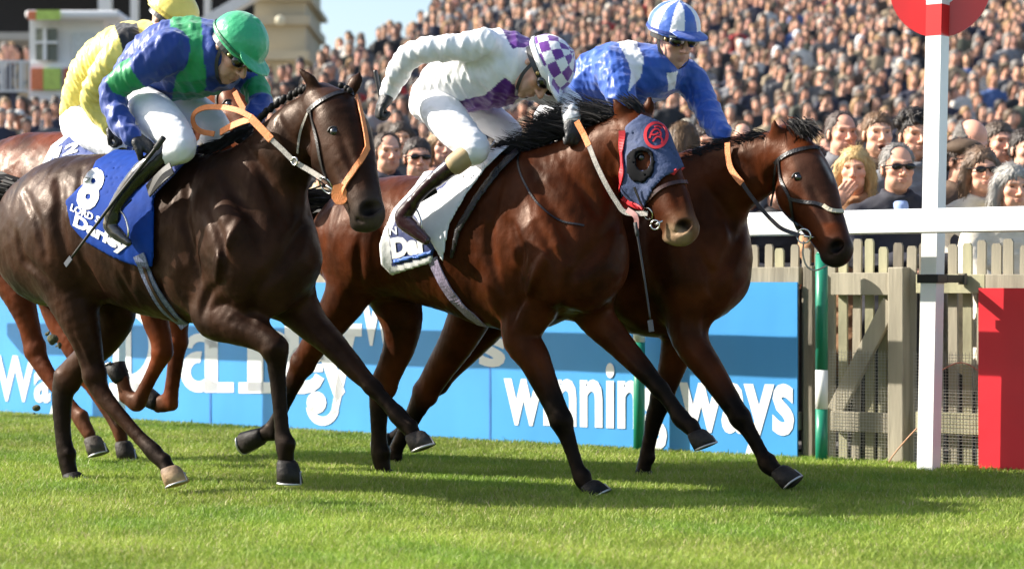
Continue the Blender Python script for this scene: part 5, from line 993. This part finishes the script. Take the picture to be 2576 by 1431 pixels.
whip([(412, 346, .40), (384, 384, .405), (300, 490, .42), (235, 575, .43), (180, 648, .43)], H1, 'black riding whip held low across the number eight cloth', .010, .006)
whip([(966, 285, .33), (956, 240, .33), (948, 200, .33), (944, 178, .33)], H2, 'short black whip butt raised in the white-sleeved jockey\'s rear hand', .010, .010, False)
whip([(1598, 560, .30), (1610, 630, .31), (1624, 720, .31), (1636, 805, .31)], H2, 'thin black whip hanging straight down between the two leading horses', .006, .004)
# stirrups and leathers
def stirrup(hd, px, py, w, top):
    H = hd['H']; c = H.P(px, py, w); a = [c + H.t * x * .055 + np.array([0, 0, z]) for x, z in ((-1, 0), (-1, .04), (-.6, .09), (0, .115), (.6, .09), (1, .04), (1, 0))]; pts = catmull(a, 4); o = obj('stirrup', tubemesh('stirrup', np.vstack([pts, pts[:1]]), .005, 6), steel_b, hd['root']); t = H.P(*top); obj('stirrup_leather', ribbon('stirrup_leather', [c + [0, 0, .115], t], H.n, .02, .004), black_l, o)
stirrup(h1, 300, 596, .37, (330, 500, .34)); stirrup(h2, 1036, 580, .365, (1100, 480, .33))
# ================================================================== SPECTATORS
Z3 = np.zeros(3); FW = np.array([0, -1., 0]); UP = np.array([0, 0, 1.]); RX = np.array([1., 0, 0])
skin_s = mat('spectator_skin', (0, 0, 0), .5, .06, 40, vc=True, oc=True, spec=.4); hair_s = mat('spectator_hair', (0, 0, 0), .55, .35, 30, .6, 60, oc=True, stretch=(1, 1, .25)); coat_s = mat('spectator_coat', (0, 0, 0), .8, .15, 18, .4, 20, oc=True); lens_m = mat('dark_lenses', (.012, .009, .008), .12)
EL = lambda x, y, z, a, b, c: ell((x, y, z), np.diag([a, b, c]))
TL = lambda pts, r, rv=None: tube(pts, np.array(r), np.array(r if rv is None else rv), RX, 3)
_cache = {}
def lm(key, fn):
    if key not in _cache: _cache[key] = fn()
    return _cache[key]
def head_mesh(fem, mouth, brow, stub, h=.0048):
    def f():
        pr, L, Mx = head_prims(Z3, FW, UP, .97 if fem else 1.03, mouth, fem); fl = field_of(pr, h); V, Q = fl.mesh(); V = relax(V, Q, 1, .3)
        return mesh('person', V, Q, True, facepaint(V, Z3, Mx, .97 if fem else 1.03, SKIN, brow, (.45, .12, .11) if fem else (.42, .15, .12), stub, mouth))
    return lm(('head', fem, mouth, brow, stub), f)
def hair_mesh(kind):
    def f():
        pr = [(EL(0, .012, .050, .0795, .099, .083), .02, '+'), (EL(0, .035, -.01, .079, .075, .06), .03, '+')]
        if kind in ('long', 'bob'):
            zb = -.22 if kind == 'long' else -.11
            for s in (-1, 1): pr.append((TL([(s * .078, .0, .03), (s * .090, .005, -.06), (s * .084, .0, zb)], [.026, .030, .018]), .03, '+'))
            pr.append((TL([(0, .07, .0), (0, .085, -.08), (0, .07, zb)], [.06, .055, .04], [.075, .08, .06]), .03, '+'))
        if kind == 'curly':
            r = np.random.default_rng(4)
            for _ in range(60):
                a, b = r.uniform(0, 6.28), r.uniform(.05, 1.5); pr.append((EL(.085 * math.cos(a) * math.sin(b), .012 + .1 * math.sin(a) * math.sin(b), .055 + .09 * math.cos(b), .02, .02, .02), .008, '+'))
        cut = [(EL(0, -.14, -.03, .092, .122, .102), .012, '-')] if kind in ('long', 'bob') else [(EL(0, -.15, -.025, .17, .152, .098), .012, '-')]
        if kind not in ('long', 'bob'): cut += [(EL(0, -.02, -.13, .2, .16, .118), .015, '-'), (EL(0, .08, -.16, .2, .1, .1), .015, '-')]
        if kind == 'receding': cut.append((EL(0, -.10, .085, .062, .075, .07), .02, '-'))
        if kind == 'fringe': cut.append((EL(0, -.03, .11, .080, .125, .085), .02, '-'))
        fl = field_of(pr + cut, .0065, .03); V, Q = fl.mesh(); V = relax(V, Q, 1, .4); V = wrinkle(V, Q, .0028, 90, 3, RX, 3.0)
        # loose strands over the combed mass
        r = np.random.default_rng(8); Nn = vnormals(V, Q); ns_ = 1500; I = r.integers(0, len(V), ns_); I = I[(Nn[I, 2] > -.5)]; P0 = V[I]; n0 = Nn[I]; lg = kind in ('long', 'bob')
        flow = np.stack([P0[:, 0] * (2.5 if lg else 4), .6 + 0 * P0[:, 1], -np.where(P0[:, 2] > .09, .15, 1.0)], 1) if kind != 'curly' else r.normal(0, 1, P0.shape); flow = nrm(flow + r.normal(0, .10 if lg else .22, P0.shape)); flow = nrm(flow - n0 * (flow * n0).sum(1)[:, None] + n0 * r.uniform(.0, .10 if lg else .35, (len(P0), 1)))
        Ln = (.055 if lg else .032) * r.uniform(.5, 1.3, (len(P0), 1)); sd_ = nrm(np.cross(flow, n0)) * r.uniform(.0008, .002, (len(P0), 1)); p1 = P0 + flow * Ln * .5 + n0 * .003; p2 = P0 + flow * Ln - n0 * .004 + np.array([0, 0, -.2]) * Ln * .4
        SV_ = np.stack([P0 - sd_, P0 + sd_, p1 + sd_, p1 - sd_, p2 + sd_ * .2, p2 - sd_ * .2], 1).reshape(-1, 3); b_ = len(V) + np.arange(len(P0))[:, None] * 6
        return mesh('hair', np.vstack([V, SV_]), np.vstack([Q, b_ + [0, 1, 2, 3], b_ + [3, 2, 4, 5]]), True)
    return lm(('hair', kind), f)
def coat_mesh(pose, wide=1.0):
    def f():
        pr = [(TL([(0, .035, -.27), (0, .035, -.42), (0, .03, -.62), (0, .03, -.80), (0, .03, -1.05)], [.085, .125, .125, .13, .14], [.13 * wide, .185 * wide, .18 * wide, .185 * wide, .19 * wide]), .04, '+'),
              (TL([(-.175 * wide, .03, -.305), (0, .035, -.265), (.175 * wide, .03, -.305)], [.062, .075, .062]), .05, '+'),
              (TL([(-.055, -.02, -.20), (0, -.055, -.225), (.055, -.02, -.20), (.06, .04, -.175), (0, .085, -.165), (-.06, .04, -.175), (-.055, -.02, -.20)], [.018] * 7), .015, '+')]
        for s in (-1, 1):
            if pose == 'lean': pts = [(s * .19 * wide, .03, -.32), (s * .24 * wide, -.06, -.46), (s * .20, -.22, -.56), (s * .04, -.33, -.545)]
            elif pose == 'mouth' and s == -1: pts = [(s * .19, .03, -.32), (s * .2, -.06, -.5), (s * .16, -.17, -.36), (s * .09, -.16, -.22)]
            else: pts = [(s * .19 * wide, .03, -.32), (s * .235 * wide, .03, -.5), (s * .24 * wide, .0, -.66), (s * .22 * wide, -.06, -.86)]
            pr.append((TL(pts, [.072, .066, .058, .045]), .03, '+'))
        fl = field_of(pr, .013, .05); V, Q = fl.mesh(); V = relax(V, Q, 2, .4); V = wrinkle(V, Q, .008, 17, 6); return mesh('coat', V, Q, True)
    return lm(('coat', pose, wide), f)
def legs_mesh():
    def f():
        pr = [(TL([(s * .09, .03, -.98), (s * .10, .02, -1.3), (s * .10, .03, -1.62)], [.095, .07, .05]), .03, '+') for s in (-1, 1)] + [(TL([(s * .1, .04, -1.63), (s * .1, -.1, -1.645)], [.045, .035]), .02, '+') for s in (-1, 1)]
        fl = field_of(pr, .016, .05); V, Q = fl.mesh(); return mesh('trousers', V, Q, True)
    return lm('legs', f)
def glasses_mesh():
    def f():
        pr = [(EL(s * .034, -.101, .006, .028, .011, .018), .005, '+') for s in (-1, 1)] + [(TL([(-.03, -.107, .013), (.03, -.107, .013)], [.005, .005]), .006, '+')] + [(TL([(s * .058, -.096, .012), (s * .082, -.04, .012), (s * .083, .0, .008)], [.005, .004, .004]), .006, '+') for s in (-1, 1)]
        fl = field_of(pr, .0042, .02); V, Q = fl.mesh(); return mesh('sunglasses', V, Q, True)
    return lm('glasses', f)
def cap_mesh():
    def f():
        pr = [(EL(0, .0, .075, .098, .118, .055), .02, '+'), (ell((0, -.112, .055), np.array([[.075, 0, 0], [0, .055, .02], [0, -.003, .012]])), .02, '+')]; cut = [(EL(0, 0, -.06, .2, .2, .098), .01, '-')]
        fl = field_of(pr + cut[:0], .007, .03); V, Q = fl.mesh(); V = wrinkle(V, Q, .002, 30, 1); return mesh('flat_cap', V, Q, True)
    return lm('cap', f)
def shirt_mesh(): return lm('shirt', lambda: (lambda VQ: mesh('shirt', *VQ))(field_of([(EL(0, -.03, -.215, .045, .035, .035), .02, '+'), (TL([(0, -.06, -.24), (0, -.085, -.36)], [.03, .03], [.038, .02]), .02, '+')], .007, .02).mesh()))
def hand_skin(pose):
    def f():
        if pose == 'mouth':
            w = np.array([-.085, -.165, -.20]); d = nrm([.55, .05, .8]); pn = np.array([.0, 1., .1]); s_ = nrm(np.cross(d, pn)); pr = [(TL([w - d * .05, w], [.026, .026]), .02, '+'), (ell(w + d * .045, np.stack([d * .05, s_ * .04, pn * .018])), .015, '+')]
            for o, L_ in ((-.03, .075), (-.01, .085), (.011, .08), (.03, .062)): b = w + d * .08 + s_ * o; pr.append((tube([b, b + d * L_ * .55 - pn * .004, b + d * L_ + pn * .012], [.0105, .0095, .008], [.0105, .0095, .008], pn, 3), .005, '+'))
            b = w + d * .03 + s_ * .04; pr.append((tube([b, b + d * .03 + s_ * .02, b + d * .06 + s_ * .022], [.013, .011, .009], [.013, .011, .009], pn, 3), .007, '+'))
        else:
            pr = []
            for s in (-1, 1): pr += fist(np.array([s * .04, -.33, -.545]), np.array([-s * .9, -.35, -.05]), s, np.array([0, 0, -1.]), .95)
        fl = field_of(pr, .0055, .02); V, Q = fl.mesh(); return mesh('hand', V, Q, True, np.tile(SKIN, (len(V), 1)))
    return lm(('hand', pose), f)
def child(name, me, m, root, colr=None):
    o = bpy.data.objects.new(name, me); col.objects.link(o); o.parent = root
    if not me.materials: me.materials.append(m)
    if colr is not None: o.color = (*colr, 1)
    return o
def spectator(px, py, Y, yaw, label, fem=False, mouth=0.0, brow=(.09, .06, .04), hairk='short', hairc=(.06, .035, .02), coatc=(.02, .022, .03), pose='stand', tint=(1, 1, 1), glasses=False, cap=None, shirt=None, stub=.25, wide=1.0, tilt=0.0, roll=0.0, extra=None):
    me = head_mesh(fem, mouth, brow, 0 if fem else stub); o = obj('person', me, skin_s); tint = tuple(t * 1.12 for t in tint); o.color = (*tint, 1); o.scale = (1.1, 1.08, 1.06); o.location = Vector(at(px, py, Y)); o.rotation_euler = (tilt, roll, yaw); tag(o, label, 'person', 'spectators at the fence')
    if hairk: child('hair', hair_mesh(hairk), hair_s, o, hairc)
    c = child('coat', coat_mesh(pose, wide), coat_s, o, coatc); c.location.z = .062; child('trousers', legs_mesh(), coat_s, o, (.025, .025, .03))
    if glasses: child('sunglasses', glasses_mesh(), lens_m, o)
    if cap: child('flat_cap', cap_mesh(), coat_s, o, cap)
    if shirt: child('shirt', shirt_mesh(), coat_s, o, shirt).location.z = .04
    if pose in ('lean', 'mouth'): child('hand', hand_skin(pose), skin_s, o, tint)
    return o
NAVY = (.014, .016, .032); CREAM = (.62, .56, .45); GREY = (.13, .13, .14); BRN = (.085, .05, .03); TAN = (.36, .26, .15); BLKC = (.012, .012, .014)
FRONT = [
 (2118, 338, 12.7, .25, dict(label='smiling man with short greying hair behind the blonde woman', hairc=(.12, .09, .075), hairk='receding', coatc=GREY, shirt=(.6, .62, .66), tint=(1.05, .95, .92))),
 (2208, 340, 12.5, .1, dict(label='sandy-haired man shouting with his mouth wide open', hairc=(.16, .09, .045), mouth=.016, coatc=BRN, stub=.1, tint=(1.15, 1.12, 1.05))),
 (2300, 345, 12.1, .2, dict(label='man with dark curly hair half hidden by the white post', hairk='curly', hairc=(.02, .014, .011), coatc=(.2, .21, .23), tint=(1.02, .92, .85))),
 (2150, 430, 11.75, -.25, dict(label='blonde woman covering her mouth with one hand', fem=True, hairk='long', hairc=(.50, .33, .13), coatc=(.38, .20, .10), pose='mouth', brow=(.25, .16, .08), tint=(1.12, 1.02, .95), roll=.05)),
 (2258, 425, 11.45, .12, dict(label='grey-haired man in sunglasses and a navy coat at the fence', hairk='receding', hairc=(.24, .22, .20), coatc=(.022, .022, .032), glasses=True, shirt=(.35, .46, .75), pose='lean', wide=1.12, tint=(1.05, .95, .9))),
 (2442, 356, 12.5, .5, dict(label='bald man with bowed head right of the white post', hairk='fringe', hairc=(.2, .18, .16), coatc=GREY, tilt=.55, tint=(1.15, .98, .95))),
 (2420, 408, 12.0, .7, dict(label='man in a brown flat cap and dark glasses beside the post', hairk='short', hairc=(.06, .04, .03), coatc=BRN, cap=(.085, .052, .03), glasses=True, tint=(.95, .85, .8))),
 (2468, 432, 11.45, .1, dict(label='woman in large sunglasses and a cream coat', fem=True, hairk='bob', hairc=(.14, .085, .05), coatc=CREAM, glasses=True, pose='lean', brow=(.12, .08, .05), tint=(1.1, 1.03, .98))),
 (2545, 476, 11.15, .2, dict(label='grey-haired woman in a cream coat at the right edge', fem=True, hairk='bob', hairc=(.30, .285, .26), coatc=CREAM, brow=(.2, .17, .15), pose='lean', tint=(1.05, .95, .88))),
 (2512, 362, 13.0, .3, dict(label='man seen between the bald man and the right edge', hairc=(.1, .07, .05), coatc=NAVY, tint=(1.05, .95, .92))),
 (2580, 380, 12.8, .2, dict(label='dark-haired man at the far right edge of the crowd', hairc=(.03, .02, .015), coatc=BLKC)),
 (975, 386, 13.9, .35, dict(label='brown-haired man glancing sideways behind the dark horse\'s muzzle', hairc=(.09, .06, .04), hairk='receding', coatc=NAVY, tint=(1.08, 1.0, .95))),
 (1050, 400, 13.6, .25, dict(label='man in narrow sunglasses between the left and middle horses', hairc=(.05, .035, .028), coatc=NAVY, glasses=True, tint=(1.08, .96, .92))),
 (1112, 372, 14.3, .3, dict(label='fair woman partly hidden by the white-clad jockey\'s leg', fem=True, hairk='bob', hairc=(.35, .22, .11), coatc=(.4, .22, .16), brow=(.2, .13, .08))),
 (820, 420, 14.0, .2, dict(label='spectator in a beige jacket glimpsed under the dark horse\'s jaw', hairc=(.05, .035, .03), coatc=(.48, .38, .24), pose='lean')),
 (1722, 362, 13.2, 2.4, dict(label='person with brown hair turned away from the rail', fem=True, hairk='bob', hairc=(.13, .075, .035), coatc=TAN)),
 (1772, 366, 13.6, .3, dict(label='pale face just behind the turned-away brown head', hairc=(.06, .04, .03), coatc=GREY, tint=(1.12, 1.05, 1))),
 (2045, 420, 12.9, .3, dict(label='spectator hidden behind the leading horse\'s forehead', hairc=(.07, .04, .03), coatc=BLKC)),
 (1960, 470, 12.6, .2, dict(label='dark-coated spectator leaning on the fence behind the leading horse', hairc=(.04, .03, .02), coatc=BLKC, pose='lean', wide=1.1)),
 (1880, 470, 12.7, .2, dict(label='dark-coated spectator behind the leading horse\'s neck', hairc=(.09, .06, .04), coatc=NAVY, pose='lean', wide=1.1)),
]
for (px, py, Y, yaw, kw) in FRONT: spectator(px, py, Y, yaw, **kw)
hcs = [(.05, .032, .02), (.025, .018, .014), (.11, .07, .04), (.22, .2, .18), (.30, .18, .08)]; hcn = ['brown', 'black', 'light brown', 'grey', 'fair']
ccs = [(.022, .024, .045), (.014, .014, .016), (.10, .10, .105), (.09, .06, .04), (.32, .25, .16), (.08, .085, .06), (.24, .24, .25), (.60, .56, .50), (.36, .03, .03), (.06, .11, .27)]; ccn = ['navy', 'black', 'charcoal', 'brown', 'tan', 'olive', 'grey', 'cream', 'red', 'blue']
rr = random.Random(5)
# second rank on the step behind the fence
for i, px in enumerate(list(range(660, 1880, 86)) + [1990, 2062, 2385, 2500, 2590]):
    hi, ci = rr.randrange(5), rr.choice([0, 1, 2, 3, 4, 5, 6]); fem = rr.random() < .4; Y = rr.uniform(14.6, 16.2)
    y_ = rr.uniform(352, 398) if px > 1000 else rr.uniform(372, 410)
    spectator(px + rr.uniform(-14, 14), y_, Y, rr.uniform(-.1, .5), '%s-haired %s in a %s coat in the second rank, %s' % (hcn[hi], 'woman' if fem else 'man', ccn[ci], ['far left behind the riders', 'left of the white-clad jockey', 'behind the white-clad jockey', 'near the blue-clad jockey', 'behind the leading horse', 'near the white post'][min(5, i // 4)]), fem=fem, hairk=rr.choice(['bob', 'long'] if fem else ['short', 'short', 'receding']), hairc=hcs[hi], coatc=ccs[ci], glasses=rr.random() < .15, tint=(rr.uniform(.95, 1.15), rr.uniform(.9, 1.02), rr.uniform(.85, 1.0)))
# steps they stand on
for k, (w0, w1, z) in enumerate(((-2.1, -1.35, .16), (-6.0, -2.1, .34))): structure(fbox('viewing_step', -14, 14, .0, z, w0, w1, concrete, None, 0))
# ---------------------------------------------------------------- packed stand
def crowd_mesh(h):
    """one standing spectator, simplified for distance; colour attribute holds a mask: red = skin, green = coat"""
    pr, L, Mx = head_prims(Z3, FW, UP, 1.04, 0, False, h < .02); fl = Field([p[0] for p in pr] + [EL(0, .03, -.8, .25, .2, .65)], h, .05)
    for p in pr: fl.add(p[0], max(p[1], h * .6), p[2])
    ct = [TL([(0, .035, -.27), (0, .035, -.45), (0, .03, -.8), (0, .03, -1.45)], [.085, .13, .13, .16], [.13, .2, .2, .2]), TL([(-.18, .03, -.31), (0, .035, -.265), (.18, .03, -.31)], [.065, .075, .065]), TL([(-.2, .03, -.32), (-.25, .02, -.55), (-.2, -.1, -.75)], [.07, .065, .05]), TL([(.2, .03, -.32), (.25, .02, -.55), (.2, -.1, -.75)], [.07, .065, .05])]
    for c in ct: fl.add(c, .03)
    V, Q = fl.mesh(); dc = np.min([pdist(c, V)[0] for c in ct], 0); dh = np.min([pdist(p[0], V)[0] for p in pr if p[2] == '+'], 0); coat = (dc < dh) & (V[:, 2] < -.16)
    C = facepaint(V, Z3, Mx, 1.04, SKIN); return V, Q, coat, C
def hair_lo(h, long_):
    pr = [(EL(0, .014, .054, .090, .106, .090), .02, '+'), (EL(0, .035, -.01, .09, .085, .07), .03, '+')]
    if long_: pr.append((TL([(0, .06, 0), (0, .07, -.16)], [.07, .05], [.1, .09]), .03, '+'))
    fl = field_of(pr + [(EL(0, -.15, -.03, .13, .135, .105), .02, '-')], h, .04); return fl.mesh()
crowd_mat = bpy.data.materials.new('stand_spectator'); crowd_mat.use_nodes = True; N_ = crowd_mat.node_tree.nodes; L_ = crowd_mat.node_tree.links; bs_ = N_['Principled BSDF']; bs_.inputs['Roughness'].default_value = .7
va = N_.new('ShaderNodeVertexColor'); va.layer_name = 'Col'; oi = N_.new('ShaderNodeObjectInfo'); mx_ = N_.new('ShaderNodeMix'); mx_.data_type = 'RGBA'; at_ = N_.new('ShaderNodeAttribute'); at_.attribute_name = 'coat'
L_.new(at_.outputs['Fac'], mx_.inputs[0]); L_.new(va.outputs[0], mx_.inputs[6]); L_.new(oi.outputs['Color'], mx_.inputs[7]); L_.new(mx_.outputs[2], bs_.inputs['Base Color'])
Vh, Qh, coat_h, Ch = crowd_mesh(.015); 
def tinted(tn):
    me = mesh('person', Vh, Qh, True, (Ch * tn).clip(0, 1)); a_ = me.attributes.new('coat', 'FLOAT', 'POINT'); a_.data.foreach_set('value', coat_h.astype(np.float32)); me.materials.append(crowd_mat); return me
bodies = [tinted(np.array(t)) for t in ((1.0, 1.0, 1.0), (1.18, 1.12, 1.06), (.88, .78, .73), (1.08, .98, .92))]
hairs = [mesh('hair', *hair_lo(.015, l)) for l in (False, True)]
for h_ in hairs: h_.materials.append(hair_s)
hat_lo = mesh('hat', *field_of([(EL(0, .005, .105, .098, .112, .062), .02, '+'), (EL(0, .0, .075, .15, .165, .014), .02, '+')], .014, .04).mesh())
hat_lo.materials.append(coat_s)
CROWD_POLY = [(640, 400), (650, 185), (690, 165), (775, 140), (850, 100), (935, 72), (1010, 40), (1090, 8), (1150, -60), (2680, -60), (2680, 420)]
def stand_z(Y): return 3.55 + (Y - 34) * .232          # head height on the raked terrace
seats = []
Y = 34.0; row = 0
while Y < 64:
    x = (600 - CX) / F * Y + rr.uniform(0, .3)
    while x < (2660 - CX) / F * Y:
        p = np.array([x + rr.uniform(-.07, .07), Y + rr.uniform(-.25, .25), stand_z(Y) + rr.gauss(0, .12)]); q = proj(p)
        if polysd(np.array([q[0]]), np.array([q[1]]), CROWD_POLY)[0] < 0 and rr.random() < .9: seats.append((p, row))
        x += rr.uniform(.30, .52)
    Y += .92; row += 1
# the same bank of people going on at the lower left, beyond the riders
for i in range(46):
    px, py = rr.uniform(-10, 260), rr.uniform(250, 330); seats.append((at(px, py, 36 + rr.uniform(-2, 4)), 0))
for i in range(16):
    px = rr.uniform(0, 70); seats.append((at(px, rr.uniform(120, 150), 44), 3))
seats.sort(key=lambda s: s[0][1])
Vl, Ql, coat_l, Cl = crowd_mesh(.028); HL = [hair_lo(.028, l) for l in (False, True)]
cw = [5, 7, 5, 3, 2.4, 2, 3, 1.6, .6, .8]; SV, SF, SC = [], [], []; off = 0; n_ind = 300
seen = seats
def zone(x): return 'under the kiosk' if x < 400 else 'above the dark horse\'s head' if x < 950 else 'behind the white-clad jockey' if x < 1420 else 'behind the blue-clad jockey' if x < 1850 else 'above the leading horse' if x < 2120 else 'left of the white post' if x < 2340 else 'right of the white post'
for k, (p, row) in enumerate(seen):
    ci = rr.choices(range(10), cw)[0]; hi = rr.choices(range(5), [5, 3, 3, 2, 1.5])[0]; yaw = rr.uniform(-.25, .6); lg = rr.random() < .35; s_ = rr.uniform(.95, 1.06)
    if k < n_ind:
        o = bpy.data.objects.new('person', rr.choice(bodies)); col.objects.link(o); o.location = Vector(p); o.rotation_euler = (0, rr.uniform(-.08, .08), yaw); o.scale = (s_, s_, s_); o.color = (*ccs[ci], 1)
        if rr.random() < .09: child('hat', hat_lo, coat_s, o, rr.choice([(.5, .45, .36), (.02, .02, .022), (.12, .09, .06), (.65, .65, .62)]))
        tag(o, 'spectator, %s %s hair, %s coat, row %s, %s' % ('longer' if lg else 'short', hcn[hi], ccn[ci], ['one', 'two', 'three', 'four', 'five', 'six', 'seven', 'eight', 'nine', 'ten'][min(row, 9)], zone(proj(p)[0])), 'person', 'spectators in the stand'); child('hair', hairs[lg], hair_s, o, hcs[hi])
    else:
        Rm = np.array(Matrix.Rotation(yaw, 3, 'Z')); b_ = rr.uniform(.75, 1.22); tn = np.array([b_, b_ * rr.uniform(.9, 1.02), b_ * rr.uniform(.85, 1.02)])
        C = np.where(coat_l[:, None], np.array(ccs[ci]), Cl * tn); SV.append(Vl @ Rm.T * s_ + p); SF.append(Ql + off); SC.append(C); off += len(Vl)
        if rr.random() < .08: hc_ = rr.choice([(.55, .5, .42), (.02, .02, .022), (.12, .09, .06), (.7, .7, .7)])
        else: hc_ = hcs[hi]
        hv, hq = HL[lg]; SV.append(hv @ Rm.T * s_ + p); SF.append(hq + off); SC.append(np.tile(np.array(hc_), (len(hv), 1))); off += len(hv)
same = {}
for o in [o for o in col.objects if o.get('group') == 'spectators in the stand']: same.setdefault(o['label'], []).append(o)
for lb, os_ in same.items():
    if 1 < len(os_) < 7:
        for k, o in enumerate(sorted(os_, key=lambda o: o.location.x / o.location.y)): o['label'] = lb + ', ' + ['leftmost', 'second', 'third', 'fourth', 'fifth', 'sixth'][k]
if SV:
    o = obj('crowd', mesh('crowd', np.vstack(SV), np.vstack(SF), True, np.vstack(SC).clip(0, 1)), mat('crowd_far', (0, 0, 0), .75, .1, 6, vc=True)); o['kind'] = 'stuff'; o['label'] = 'upper rows of spectators packed in the stand, reading as one mass'; o['category'] = 'crowd'
# raked terrace under them
V, Fc = [], []; Y = 33.6; r_ = 0
while Y < 66:
    z = stand_z(Y + .4) - 1.68; xl = (600 + max(0, (Y - 46)) * 28 - CX) / F * Y; xr = (2800 - CX) / F * Y; k = len(V); V += [(xl, Y, 0), (xr, Y, 0), (xr, Y, z), (xl, Y, z), (xl, Y + .74, z), (xr, Y + .74, z), (xr, Y + .74, 0), (xl, Y + .74, 0)]
    Fc += [(k, k + 1, k + 2, k + 3), (k + 3, k + 2, k + 5, k + 4), (k, k + 3, k + 4, k + 7), (k + 1, k + 6, k + 5, k + 2)]; Y += .74
structure(obj('terrace', mesh('terrace', V, Fc, False), concrete))
